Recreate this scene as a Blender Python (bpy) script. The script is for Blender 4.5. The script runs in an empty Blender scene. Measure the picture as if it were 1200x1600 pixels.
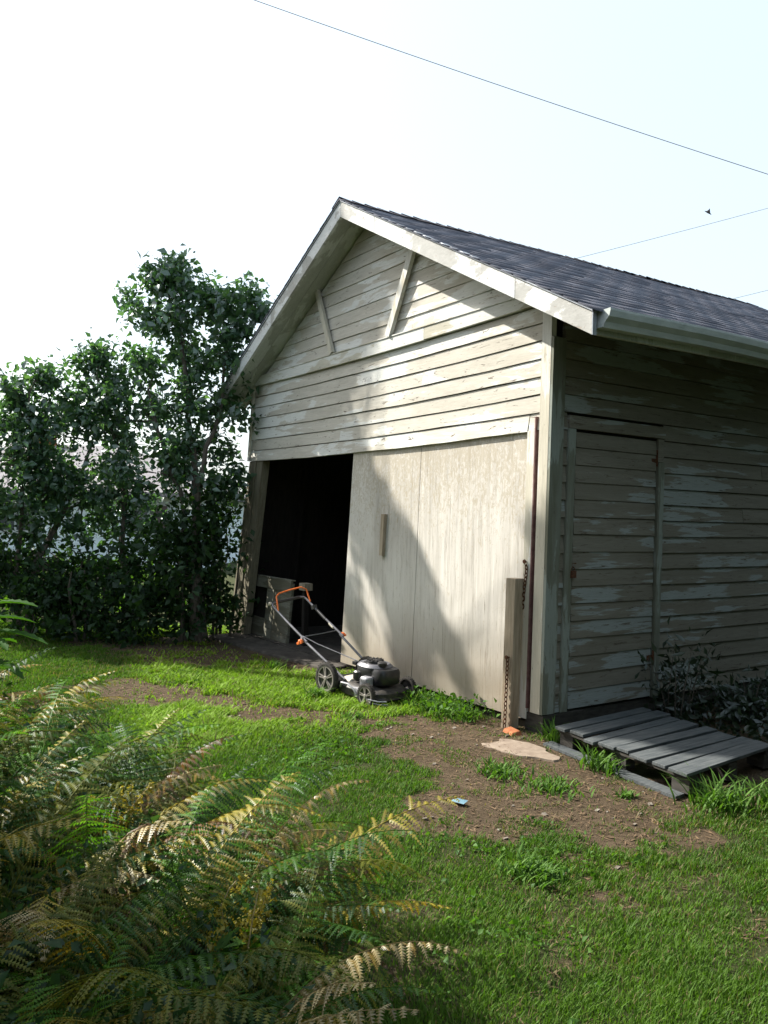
import bpy, math, random
import numpy as np
from mathutils import Vector, Matrix

random.seed(7)
R = np.random.default_rng(11)
scene = bpy.context.scene

# ------------------------------------------------------------------ camera
cam_data = bpy.data.cameras.new("camera")
cam = bpy.data.objects.new("camera", cam_data)
scene.collection.objects.link(cam)
scene.camera = cam
CP = Vector((4.1684, -4.2106, 1.3795))
yaw, pitch, roll = 0.978397, 0.00742264, 0.0229969
f = Vector((-math.sin(yaw) * math.cos(pitch), math.cos(yaw) * math.cos(pitch), math.sin(pitch)))
r0 = f.cross(Vector((0, 0, 1))).normalized()
u0 = r0.cross(f)
cr = math.cos(roll) * r0 + math.sin(roll) * u0
cu = math.cos(roll) * u0 - math.sin(roll) * r0
m = Matrix((cr, cu, -f)).transposed().to_4x4()
m.translation = CP
cam.matrix_world = m
cam_data.sensor_fit = 'VERTICAL'
cam_data.sensor_height = 36.0
cam_data.lens = 36.0 * 1264.57 / 1600.0
cam_data.clip_start = 0.05
cam_data.clip_end = 2000

# ------------------------------------------------------------------ sky, sun, exposure
world = bpy.data.worlds.new("World")
scene.world = world
world.use_nodes = True
wn = world.node_tree.nodes
wl = world.node_tree.links
wn.clear()
SUN = Vector((-0.98, -0.53, 1.0)).normalized()      # direction towards the sun
sky = wn.new("ShaderNodeTexSky")
sky.sky_type = 'NISHITA'
sky.sun_disc = False
sky.sun_elevation = math.asin(SUN.z)
sky.sun_rotation = math.atan2(SUN.x, SUN.y)
sky.air_density = 1.0
sky.dust_density = 4.0
sky.ozone_density = 1.0
bg = wn.new("ShaderNodeBackground")
bg.inputs[1].default_value = 0.055
wo = wn.new("ShaderNodeOutputWorld")
wl.new(sky.outputs[0], bg.inputs[0])
veil = wn.new("ShaderNodeBackground")        # even white summer haze over the whole sky
veil.inputs[0].default_value = (0.82, 0.95, 1.0, 1)
veil.inputs[1].default_value = 0.345
addw = wn.new("ShaderNodeAddShader")
wl.new(bg.outputs[0], addw.inputs[0])
wl.new(veil.outputs[0], addw.inputs[1])
wl.new(addw.outputs[0], wo.inputs[0])

sl = bpy.data.lights.new("sun", 'SUN')
sl.energy = 5.0
sl.angle = math.radians(0.5)
sl.color = (1.0, 0.945, 0.85)
so = bpy.data.objects.new("sun", sl)
scene.collection.objects.link(so)
so.rotation_euler = SUN.to_track_quat('Z', 'Y').to_euler()

vs = scene.view_settings
vs.view_transform = 'Standard'
vs.look = 'None'
vs.gamma = 1.0
vs.use_curve_mapping = False
vs.exposure = 1.22
scene.cycles.max_bounces = 6
scene.cycles.transparent_max_bounces = 6

GZ = -0.15      # level of the yard

# ------------------------------------------------------------------ materials
def new_mat(name):
    mt = bpy.data.materials.new(name)
    mt.use_nodes = True
    nt = mt.node_tree
    nt.nodes.clear()
    return mt, nt.nodes, nt.links

def out(n, l, sh):
    o = n.new("ShaderNodeOutputMaterial")
    l.new(sh, o.inputs[0])

def coords(n, l, scale=(1, 1, 1), rnd=0.0, kind='pos'):
    if kind == 'pos':
        g = n.new("ShaderNodeNewGeometry").outputs['Position']
    else:
        g = n.new("ShaderNodeTexCoord").outputs['Object']
    mp = n.new("ShaderNodeVectorMath"); mp.operation = 'MULTIPLY'
    mp.inputs[1].default_value = scale
    l.new(g, mp.inputs[0])
    if rnd:
        oi = n.new("ShaderNodeObjectInfo")
        ad = n.new("ShaderNodeVectorMath"); ad.operation = 'MULTIPLY_ADD'
        ad.inputs[1].default_value = (rnd, rnd, rnd)
        cb = n.new("ShaderNodeCombineXYZ")
        for i in range(3):
            l.new(oi.outputs['Random'], cb.inputs[i])
        l.new(cb.outputs[0], ad.inputs[0])
        l.new(mp.outputs[0], ad.inputs[2])
        return ad.outputs[0]
    return mp.outputs[0]

def noise(n, l, vec, scale, detail=6, rough=0.6, dist=0.0):
    t = n.new("ShaderNodeTexNoise")
    t.inputs['Scale'].default_value = scale
    t.inputs['Detail'].default_value = detail
    t.inputs['Roughness'].default_value = rough
    t.inputs['Distortion'].default_value = dist
    l.new(vec, t.inputs['Vector'])
    return t.outputs['Fac']

def ramp(n, l, fac, stops):
    rp = n.new("ShaderNodeValToRGB")
    e = rp.color_ramp.elements
    while len(e) > 1:
        e.remove(e[-1])
    e[0].position = stops[0][0]; e[0].color = (*stops[0][1], 1) if not isinstance(stops[0][1], float) else (stops[0][1],) * 3 + (1,)
    for p, c in stops[1:]:
        k = e.new(p); k.color = (*c, 1) if not isinstance(c, float) else (c, c, c, 1)
    l.new(fac, rp.inputs[0])
    return rp.outputs[0]

def mix(n, l, fac, a, b, mode='MIX'):
    x = n.new("ShaderNodeMix"); x.data_type = 'RGBA'; x.blend_type = mode
    if isinstance(fac, float): x.inputs[0].default_value = fac
    else: l.new(fac, x.inputs[0])
    for s, v in ((6, a), (7, b)):
        if isinstance(v, tuple): x.inputs[s].default_value = (*v, 1)
        else: l.new(v, x.inputs[s])
    return x.outputs[2]

def math_(n, l, op, a, b):
    x = n.new("ShaderNodeMath"); x.operation = op
    for i, v in enumerate((a, b)):
        if isinstance(v, (float, int)): x.inputs[i].default_value = v
        else: l.new(v, x.inputs[i])
    return x.outputs[0]

def bump(n, l, h, strength, dist=0.01):
    b = n.new("ShaderNodeBump")
    b.inputs['Strength'].default_value = strength
    b.inputs['Distance'].default_value = dist
    l.new(h, b.inputs['Height'])
    return b.outputs[0]

def principled(n, l, col, rough=0.7, metal=0.0, nrm=None, spec=0.3):
    p = n.new("ShaderNodeBsdfPrincipled")
    if isinstance(col, tuple): p.inputs['Base Color'].default_value = (*col, 1)
    else: l.new(col, p.inputs['Base Color'])
    if isinstance(rough, float): p.inputs['Roughness'].default_value = rough
    else: l.new(rough, p.inputs['Roughness'])
    p.inputs['Metallic'].default_value = metal
    p.inputs['Specular IOR Level'].default_value = spec
    if nrm is not None: l.new(nrm, p.inputs['Normal'])
    return p.outputs[0]

def painted_wood(name, paint, paint2, primer, wood, primer_lo, wood_lo, stretch=(1.3, 1.3, 9), grain=(6, 6, 130)):
    """old paint: two tones, chalky primer patches, bare weathered wood where it peeled"""
    mt, n, l = new_mat(name)
    v = coords(n, l, stretch, 7.0)
    v2 = coords(n, l, grain, 3.0)
    big = noise(n, l, coords(n, l, (0.8, 0.8, 1.1), 1.2), 1.0, 3, 0.5)
    a = noise(n, l, v, 1.3, 8, 0.65, 0.4)
    b = noise(n, l, v, 5.5, 8, 0.7, 1.2)
    g = noise(n, l, v2, 1.0, 5, 0.7)
    base = mix(n, l, ramp(n, l, a, [(0.35, 0.0), (0.65, 1.0)]), paint, paint2)
    # patches come in drifts: where the broad noise is high
    pm = math_(n, l, 'ADD', math_(n, l, 'MULTIPLY', a, 0.55), math_(n, l, 'MULTIPLY', big, 0.6))
    c1 = mix(n, l, ramp(n, l, pm, [(primer_lo, 0.0), (primer_lo + 0.014, 1.0)]), base, primer)
    wm = math_(n, l, 'ADD', math_(n, l, 'MULTIPLY', b, 0.8), math_(n, l, 'MULTIPLY', g, 0.25))
    wmr = ramp(n, l, wm, [(wood_lo, 0.0), (wood_lo + 0.02, 1.0)])
    c2 = mix(n, l, wmr, c1, mix(n, l, g, wood, (wood[0] * 1.7, wood[1] * 1.7, wood[2] * 1.7)))
    c3 = mix(n, l, 0.35, c2, mix(n, l, ramp(n, l, g, [(0.3, 0.0), (0.7, 1.0)]), (0.35, 0.35, 0.33), (1.0, 1.0, 1.0)), 'MULTIPLY')
    h = math_(n, l, 'SUBTRACT', math_(n, l, 'MULTIPLY', g, 0.5), wmr)
    out(n, l, principled(n, l, c3, 0.75, 0, bump(n, l, h, 0.5, 0.004), 0.25))
    return mt

M = {}
M['siding'] = painted_wood('weathered_tan_paint', (0.47, 0.445, 0.385), (0.59, 0.565, 0.50), (0.66, 0.67, 0.64), (0.13, 0.11, 0.09), 0.600, 0.622, (1.0, 1.0, 5.0))
M['side_siding'] = painted_wood('weathered_shaded_olive_paint', (0.180, 0.165, 0.130), (0.232, 0.218, 0.180), (0.295, 0.325, 0.315), (0.09, 0.075, 0.058), 0.608, 0.60, (0.8, 0.8, 9.0))  # weathered side paint, its colour darkened as well to carry the wall's shade
M['trim'] = painted_wood('weathered_cream_trim', (0.52, 0.49, 0.40), (0.60, 0.57, 0.48), (0.66, 0.66, 0.62), (0.16, 0.13, 0.10), 0.60, 0.64, (9, 9, 1.3), (130, 130, 6))
M['side_trim'] = painted_wood('weathered_shaded_green_trim', (0.15, 0.155, 0.115), (0.21, 0.225, 0.19), (0.27, 0.30, 0.27), (0.08, 0.07, 0.05), 0.58, 0.63, (9, 9, 1.3), (130, 130, 6))  # greenish side trim with the shade of that face in its colour
M['band'] = painted_wood('weathered_band_paint', (0.46, 0.44, 0.36), (0.56, 0.54, 0.46), (0.66, 0.67, 0.64), (0.16, 0.13, 0.10), 0.55, 0.64, (1.3, 1.3, 6))
M['fascia'] = painted_wood('weathered_white_fascia', (0.40, 0.40, 0.38), (0.52, 0.52, 0.50), (0.68, 0.70, 0.70), (0.26, 0.23, 0.20), 0.54, 0.63, (2.2, 2.2, 3), (20, 20, 60))
M['soffit'] = painted_wood('soffit_boards', (0.40, 0.41, 0.38), (0.48, 0.49, 0.46), (0.58, 0.60, 0.58), (0.22, 0.2, 0.17), 0.60, 0.68, (2, 5, 2), (20, 90, 20))
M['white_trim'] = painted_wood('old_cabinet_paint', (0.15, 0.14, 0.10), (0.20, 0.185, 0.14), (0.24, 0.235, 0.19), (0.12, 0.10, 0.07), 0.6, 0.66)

def plywood():
    mt, n, l = new_mat('bleached_plywood')
    v = coords(n, l, (30, 30, 1.1), 5.0)
    g = noise(n, l, v, 1.0, 8, 0.72, 0.3)
    g2 = noise(n, l, coords(n, l, (95, 95, 2.6), 5.0), 1.0, 6, 0.75, 0.6)
    pos = n.new("ShaderNodeSeparateXYZ"); l.new(n.new("ShaderNodeNewGeometry").outputs['Position'], pos.inputs[0])
    big = noise(n, l, coords(n, l, (2.2, 2.2, 0.9), 0.6), 1.0, 4, 0.55)
    fl = noise(n, l, coords(n, l, (28, 28, 14), 5.0), 1.0, 6, 0.8, 1.5)
    base = mix(n, l, ramp(n, l, g, [(0.3, 0.0), (0.7, 1.0)]), (0.37, 0.35, 0.315), (0.64, 0.615, 0.57))
    base = mix(n, l, ramp(n, l, big, [(0.42, 0.0), (0.66, 1.0)]), base, (0.62, 0.60, 0.56))
    cr_ = ramp(n, l, g2, [(0.575, 0.0), (0.66, 1.0)])
    c = mix(n, l, math_(n, l, 'MULTIPLY', cr_, 0.75), base, (0.20, 0.165, 0.125))
    # flaked tan paint clings to the upper part of the doors
    hgt = n.new("ShaderNodeMapRange"); hgt.inputs[1].default_value = 1.0; hgt.inputs[2].default_value = 1.95
    l.new(pos.outputs[2], hgt.inputs[0])
    fm = math_(n, l, 'ADD', fl, math_(n, l, 'MULTIPLY', hgt.outputs[0], 0.16))
    flk = ramp(n, l, fm, [(0.60, 0.0), (0.63, 1.0)])
    c = mix(n, l, math_(n, l, 'MULTIPLY', flk, 0.55), c, (0.36, 0.305, 0.21))
    # splash dirt at the foot
    foot = n.new("ShaderNodeMapRange"); foot.inputs[1].default_value = -0.1; foot.inputs[2].default_value = 0.45
    foot.inputs[3].default_value = 0.75; foot.inputs[4].default_value = 0.0
    l.new(math_(n, l, 'ADD', pos.outputs[2], math_(n, l, 'MULTIPLY', g, -0.35)), foot.inputs[0])
    c = mix(n, l, foot.outputs[0], c, (0.25, 0.20, 0.14))
    h = math_(n, l, 'SUBTRACT', g2, math_(n, l, 'MULTIPLY', cr_, 0.8))
    out(n, l, principled(n, l, c, 0.8, 0, bump(n, l, h, 0.55, 0.004), 0.2))
    return mt
M['plywood'] = plywood()

def simple(name, c1, c2, scale=20.0, rough=0.6, metal=0.0, bmp=0.2, stretch=(1, 1, 1), kind='pos', spec=0.3, lo=0.35, hi=0.65):
    mt, n, l = new_mat(name)
    v = coords(n, l, stretch, 4.0, kind)
    a = noise(n, l, v, scale, 7, 0.65)
    c = mix(n, l, ramp(n, l, a, [(lo, 0.0), (hi, 1.0)]), c1, c2)
    out(n, l, principled(n, l, c, rough, metal, bump(n, l, a, bmp, 0.006), spec))
    return mt
M['timber'] = simple('post_timber', (0.24, 0.19, 0.13), (0.40, 0.34, 0.26), 1.0, 0.8, stretch=(60, 60, 4))
M['jamb'] = simple('old_jamb_paint', (0.13, 0.115, 0.08), (0.21, 0.19, 0.135), 1.0, 0.8, stretch=(40, 40, 3))
M['dark_wood'] = simple('shade_dark_barn_wood', (0.010, 0.008, 0.007), (0.022, 0.018, 0.014), 1.0, 0.9, stretch=(30, 30, 2))  # barn wood taken near black to paint in the interior's darkness
M['pallet'] = simple('grey_pallet_wood', (0.038, 0.046, 0.052), (0.095, 0.104, 0.106), 1.0, 0.8, stretch=(70, 5, 40), bmp=0.5)  # weathered grey, darkened further to deepen the shade lying over the pallet
M['pallet_dark'] = simple('dark_pallet_wood', (0.025, 0.023, 0.02), (0.06, 0.055, 0.048), 1.0, 0.8, stretch=(10, 10, 60), bmp=0.4)  # darker wood tone for the stringers, blocks and foundation
M['rust'] = simple('rusty_iron', (0.055, 0.025, 0.014), (0.15, 0.065, 0.032), 60.0, 0.85, 0.3)
M['rust_strip'] = simple('rusty_strip', (0.12, 0.06, 0.06), (0.2, 0.12, 0.11), 20.0, 0.8, 0.1)
M['brick'] = simple('orange_brick', (0.24, 0.075, 0.03), (0.36, 0.14, 0.06), 30.0, 0.9)
M['concrete'] = simple('worn_shaded_concrete', (0.035, 0.03, 0.026), (0.085, 0.075, 0.064), 9.0, 0.95, bmp=0.5)  # worn concrete, darkened to stand for the shade in the doorway
M['pale_stone'] = simple('pale_worn_concrete', (0.17, 0.13, 0.10), (0.26, 0.21, 0.165), 12.0, 0.95, bmp=0.5)
M['gutter'] = simple('white_gutter_metal', (0.36, 0.40, 0.39), (0.46, 0.50, 0.49), 6.0, 0.5, 0.0, 0.05, (1, 1, 3))
M['drip'] = simple('drip_edge_metal', (0.25, 0.28, 0.32), (0.38, 0.40, 0.43), 8.0, 0.4, 0.4, 0.05)
M['black_plastic'] = simple('black_engine_plastic', (0.011, 0.011, 0.013), (0.026, 0.025, 0.026), 25.0, 0.38, 0, 0.05, spec=0.5)
M['rubber'] = simple('tyre_rubber', (0.018, 0.017, 0.016), (0.045, 0.04, 0.035), 30.0, 0.85, 0, 0.2)
M['rim'] = simple('dusty_grey_rim', (0.17, 0.155, 0.14), (0.28, 0.26, 0.235), 20.0, 0.55, 0.0, 0.05)
M['deck'] = simple('mower_deck_paint', (0.018, 0.018, 0.02), (0.07, 0.062, 0.052), 18.0, 0.5, 0, 0.1)
M['dust'] = simple('dusty_pale_metal', (0.42, 0.38, 0.31), (0.60, 0.56, 0.48), 20.0, 0.6, 0, 0.1)
M['silver'] = simple('brushed_silver', (0.26, 0.26, 0.28), (0.42, 0.42, 0.45), 30.0, 0.4, 0.3, 0.05)
M['steel'] = simple('handle_tube_grey', (0.10, 0.10, 0.115), (0.17, 0.17, 0.19), 20.0, 0.4, 0.2, 0.02)
M['orange'] = simple('orange_mower_plastic', (0.72, 0.15, 0.035), (0.80, 0.20, 0.05), 20.0, 0.45, 0, 0.02)
M['blue'] = simple('pale_blue_wrapper', (0.10, 0.20, 0.27), (0.18, 0.31, 0.38), 40.0, 0.5, 0, 0.2)
M['cable'] = simple('cable_sheath', (0.22, 0.22, 0.24), (0.28, 0.28, 0.30), 3.0, 0.7)
M['bark'] = simple('grey_bark', (0.055, 0.048, 0.04), (0.14, 0.12, 0.10), 1.0, 0.9, stretch=(25, 25, 6), bmp=0.8)
M['stem'] = simple('fern_stem', (0.20, 0.15, 0.06), (0.34, 0.27, 0.12), 20.0, 0.6)
M['house_wall'] = simple('pale_house_siding', (0.62, 0.72, 0.76), (0.72, 0.80, 0.83), 2.0, 0.7)
M['house_roof'] = simple('grey_house_roof', (0.16, 0.15, 0.16), (0.24, 0.23, 0.24), 8.0, 0.9)
M['glass'] = simple('dark_window_glass', (0.03, 0.04, 0.05), (0.05, 0.06, 0.07), 2.0, 0.08, 0, 0.0, spec=0.6)
M['bird'] = simple('dark_bird', (0.05, 0.045, 0.05), (0.09, 0.085, 0.08), 20.0, 0.8)
M['pebble'] = simple('pale_pebbles', (0.09, 0.075, 0.06), (0.20, 0.18, 0.15), 14.0, 0.9)
M['twig'] = simple('dry_litter', (0.04, 0.024, 0.014), (0.17, 0.115, 0.065), 14.0, 0.9)

def shingle():
    mt, n, l = new_mat('asphalt_shingles')
    v = coords(n, l, (1, 1, 1))
    a = noise(n, l, v, 260.0, 3, 0.8)
    b = noise(n, l, coords(n, l, (5, 3.2, 5)), 1.0, 4, 0.6)
    at = n.new("ShaderNodeAttribute"); at.attribute_name = 'tint'
    base = mix(n, l, at.outputs['Fac'], (0.080, 0.083, 0.108), (0.185, 0.190, 0.230))
    c = mix(n, l, 0.6, base, mix(n, l, ramp(n, l, a, [(0.3, 0.0), (0.75, 1.0)]), (0.35, 0.35, 0.35), (1.5, 1.5, 1.5)), 'MULTIPLY')
    c = mix(n, l, 0.5, c, mix(n, l, b, (0.6, 0.6, 0.6), (1.4, 1.4, 1.4)), 'MULTIPLY')
    out(n, l, principled(n, l, c, 0.9, 0, bump(n, l, a, 0.8, 0.004), 0.25))
    return mt
M['shingle'] = shingle()

def leafmat(name, dark, light, trans=0.35, attr=None, rough=0.45, gloss=0.07, scale=1.5, tcol=None):
    mt, n, l = new_mat(name)
    if attr:
        at = n.new("ShaderNodeAttribute"); at.attribute_name = attr
        col = at.outputs['Color']
    else:
        a = noise(n, l, coords(n, l, (1, 1, 1), 3.0), scale * 14, 4, 0.7)
        at = n.new("ShaderNodeAttribute"); at.attribute_name = 'tint'
        s = math_(n, l, 'ADD', math_(n, l, 'MULTIPLY', a, 0.45), math_(n, l, 'MULTIPLY', at.outputs['Fac'], 0.7))
        col = mix(n, l, ramp(n, l, s, [(0.2, 0.0), (0.9, 1.0)]), dark, light)
    d = n.new("ShaderNodeBsdfDiffuse"); l.new(col, d.inputs[0])
    t = n.new("ShaderNodeBsdfTranslucent")
    tc = mix(n, l, 1.0, col, tcol or (1.5, 1.6, 0.55), 'MULTIPLY')
    l.new(tc, t.inputs[0])
    g = n.new("ShaderNodeBsdfGlossy"); g.inputs['Roughness'].default_value = rough
    g.inputs[0].default_value = (0.9, 0.95, 1.0, 1)
    m1 = n.new("ShaderNodeMixShader"); m1.inputs[0].default_value = trans
    l.new(d.outputs[0], m1.inputs[1]); l.new(t.outputs[0], m1.inputs[2])
    m2 = n.new("ShaderNodeMixShader"); m2.inputs[0].default_value = gloss
    l.new(m1.outputs[0], m2.inputs[1]); l.new(g.outputs[0], m2.inputs[2])
    out(n, l, m2.outputs[0])
    return mt
M['grass'] = leafmat('grass_blades', None, None, 0.35, 'blade', 0.6, 0.010, tcol=(1.3, 1.5, 0.6))
M['lilac'] = leafmat('lilac_leaves', (0.022, 0.064, 0.034), (0.075, 0.155, 0.080), 0.42, None, 0.38, 0.085)
M['hedge'] = leafmat('hedge_leaves', (0.010, 0.028, 0.011), (0.035, 0.078, 0.026), 0.38, None, 0.5, 0.02)
M['weed'] = leafmat('weed_leaves', (0.030, 0.085, 0.010), (0.085, 0.18, 0.022), 0.38, None, 0.6, 0.015)
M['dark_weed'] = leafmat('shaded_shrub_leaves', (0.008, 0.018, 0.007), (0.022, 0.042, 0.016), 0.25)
M['fern_green'] = leafmat('fern_green', (0.012, 0.040, 0.007), (0.045, 0.105, 0.016), 0.35, gloss=0.015)
M['fern_lush'] = leafmat('fern_lush_green', (0.03, 0.09, 0.010), (0.09, 0.20, 0.022), 0.4, gloss=0.01)
M['fern_olive'] = leafmat('fern_olive', (0.040, 0.060, 0.009), (0.115, 0.125, 0.020), 0.35, gloss=0.012, tcol=(1.4, 1.3, 0.5))
M['fern_yellow'] = leafmat('fern_yellow', (0.11, 0.092, 0.009), (0.29, 0.245, 0.030), 0.35, gloss=0.03, tcol=(1.3, 1.1, 0.5))
M['fern_brown'] = leafmat('fern_brown', (0.07, 0.036, 0.018), (0.20, 0.125, 0.062), 0.25, gloss=0.03, tcol=(1.2, 0.9, 0.5))
M['fern_straw'] = leafmat('fern_straw', (0.13, 0.105, 0.038), (0.38, 0.31, 0.15), 0.3, gloss=0.04, tcol=(1.2, 1.0, 0.7))
M['flower'] = leafmat('yellow_flower_spray', (0.16, 0.14, 0.015), (0.32, 0.28, 0.04), 0.35, gloss=0.02, tcol=(1.3, 1.2, 0.5))

def ground_mat():
    mt, n, l = new_mat('yard_ground')
    at = n.new("ShaderNodeAttribute"); at.attribute_name = 'dirt'
    v = coords(n, l)
    a = noise(n, l, v, 6.0, 8, 0.7)
    b = noise(n, l, v, 55.0, 6, 0.8)
    dirt = mix(n, l, ramp(n, l, b, [(0.3, 0.0), (0.72, 1.0)]), (0.028, 0.020, 0.012), (0.105, 0.078, 0.050))
    dirt = mix(n, l, ramp(n, l, a, [(0.4, 0.0), (0.75, 1.0)]), dirt, (0.11, 0.082, 0.054))
    soil = mix(n, l, ramp(n, l, b, [(0.3, 0.0), (0.7, 1.0)]), (0.02, 0.028, 0.01), (0.06, 0.065, 0.025))
    fac = math_(n, l, 'ADD', at.outputs['Fac'], math_(n, l, 'MULTIPLY', math_(n, l, 'SUBTRACT', a, 0.5), 0.8))
    c = mix(n, l, ramp(n, l, fac, [(0.35, 0.0), (0.6, 1.0)]), soil, dirt)
    out(n, l, principled(n, l, c, 0.95, 0, bump(n, l, b, 0.9, 0.015), 0.1))
    return mt
M['ground'] = ground_mat()

# ------------------------------------------------------------------ mesh helpers
def tag(o, label=None, cat=None, group=None, kind=None):
    for k, v in (('label', label), ('category', cat), ('group', group), ('kind', kind)):
        if v: o[k] = v
    return o

def empty(name, loc, label=None, cat=None, group=None, parent=None):
    o = bpy.data.objects.new(name, None)
    scene.collection.objects.link(o)
    o.empty_display_size = 0.1
    if parent:
        o.parent = parent
        o.location = Vector(loc) - origin(parent)
    else:
        o.location = loc
    return tag(o, label, cat, group)

def origin(o):
    v = Vector((0, 0, 0))
    while o:
        v += o.location
        o = o.parent
    return v

def warp(p):
    """the old garage leans: its left side has racked outwards and the header sags"""
    x, y, z = p
    s = min(1.15, max(0.0, -x) / 5.1)
    dx = 0.016 * min(max(z, 0), 2.9)
    fade = 1.0 if y < 0.3 else max(0.0, 1 - (y - 0.3) / 2.5)
    if z < 2.95:
        dx -= (2.95 - max(z, 2.04)) * 0.10 * s
    if z < 2.04:
        dx -= (2.04 - z) * 0.225 * s * s
    dz = 0.0
    if y < 0.1 and 1.85 < z < 3.02 and x < 0:
        dz = -0.026 * max(0, 1 - ((x + 2.6) / 2.5) ** 2) * min(1, (z - 1.85) / 0.15)
    return (x + dx * fade, y, z + dz)

class MB:
    def __init__(s):
        s.v = []; s.f = []
    def box(s, x0, x1, y0, y1, z0, z1, nx=1):
        return s.prism([(x0 + (x1 - x0) * i / nx, y0, y1, z0, z1) for i in range(nx + 1)])
    def prism(s, secs):
        b = len(s.v)
        for (x, y0, y1, z0, z1) in secs:
            s.v += [(x, y0, z0), (x, y1, z0), (x, y1, z1), (x, y0, z1)]
        k = len(secs)
        for i in range(k - 1):
            a = b + 4 * i
            for j in range(4):
                j2 = (j + 1) % 4
                s.f.append((a + j, a + 4 + j, a + 4 + j2, a + j2))
        s.f.append((b, b + 1, b + 2, b + 3)); e = b + 4 * (k - 1)
        s.f.append((e + 3, e + 2, e + 1, e))
        return s
    def hexa(s, p):
        """8 corners: bottom ring 0-3, top ring 4-7"""
        b = len(s.v); s.v += [tuple(q) for q in p]
        for q in ((0, 3, 2, 1), (4, 5, 6, 7), (0, 1, 5, 4), (1, 2, 6, 5), (2, 3, 7, 6), (3, 0, 4, 7)):
            s.f.append(tuple(b + i for i in q))
        return s
    def obox(s, c, ax, ay, az):
        c, ax, ay, az = map(Vector, (c, ax, ay, az))
        return s.hexa([c - ax - ay - az, c + ax - ay - az, c + ax + ay - az, c - ax + ay - az,
                       c - ax - ay + az, c + ax - ay + az, c + ax + ay + az, c - ax + ay + az])
    def tube(s, pts, rad, n=8, cap=True, closed=False):
        pts = [Vector(p) for p in pts]
        k = len(pts)
        rads = rad if isinstance(rad, (list, tuple)) else [rad] * k
        b = len(s.v)
        up = None
        for i, p in enumerate(pts):
            if closed: t = (pts[(i + 1) % k] - pts[i - 1]).normalized()
            else: t = (pts[min(i + 1, k - 1)] - pts[max(i - 1, 0)]).normalized()
            if up is None:
                up = t.cross(Vector((0, 0, 1)) if abs(t.z) < 0.9 else Vector((1, 0, 0))).normalized()
            up = (up - t * up.dot(t)).normalized()
            w = t.cross(up)
            for j in range(n):
                a = 2 * math.pi * j / n
                s.v.append(tuple(p + rads[i] * (math.cos(a) * up + math.sin(a) * w)))
        for i in range(k if closed else k - 1):
            for j in range(n):
                i2 = (i + 1) % k
                s.f.append((b + i * n + j, b + i * n + (j + 1) % n, b + i2 * n + (j + 1) % n, b + i2 * n + j))
        if cap and not closed:
            s.f.append(tuple(b + j for j in reversed(range(n))))
            s.f.append(tuple(b + (k - 1) * n + j for j in range(n)))
        return s
    def lathe(s, c, axis, prof, n=20):
        """prof: list of (radius, height along axis)"""
        c = Vector(c); axis = Vector(axis).normalized()
        u = axis.orthogonal().normalized(); w = axis.cross(u)
        b = len(s.v)
        for (rr, h) in prof:
            for j in range(n):
                a = 2 * math.pi * j / n
                s.v.append(tuple(c + axis * h + rr * (math.cos(a) * u + math.sin(a) * w)))
        for i in range(len(prof) - 1):
            for j in range(n):
                s.f.append((b + i * n + j, b + i * n + (j + 1) % n, b + (i + 1) * n + (j + 1) % n, b + (i + 1) * n + j))
        s.f.append(tuple(b + j for j in reversed(range(n))))
        s.f.append(tuple(b + (len(prof) - 1) * n + j for j in range(n)))
        return s
    def build(s, name, mat, parent=None, wp=False, smooth=False, bevel=0.0, mtx=None, roofwarp=False):
        vs_ = s.v
        if wp: vs_ = [warp(p) for p in vs_]
        if roofwarp: vs_ = [(p[0], p[1], p[2] + 0.019 * max(0, p[1]) + 0.006 * math.sin(p[1] * 1.7 + p[0])) for p in vs_]
        if mtx: vs_ = [tuple(mtx @ Vector(p)) for p in vs_]
        o0 = origin(parent) if parent else Vector((0, 0, 0))
        if not parent:
            xs = [p[0] for p in vs_]; ys = [p[1] for p in vs_]; zs = [p[2] for p in vs_]
            base = Vector(((min(xs) + max(xs)) / 2, (min(ys) + max(ys)) / 2, min(zs)))
        else:
            base = o0
        me = bpy.data.meshes.new(name)
        me.from_pydata([(p[0] - base.x, p[1] - base.y, p[2] - base.z) for p in vs_], [], s.f)
        me.materials.append(mat)
        if smooth:
            me.polygons.foreach_set('use_smooth', [True] * len(me.polygons))
            me.set_sharp_from_angle(angle=math.radians(40))
        me.update()
        o = bpy.data.objects.new(name, me)
        scene.collection.objects.link(o)
        if parent: o.parent = parent
        else: o.location = base
        if bevel:
            md = o.modifiers.new('bevel', 'BEVEL'); md.width = bevel; md.segments = 2; md.limit_method = 'ANGLE'
        return o

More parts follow.
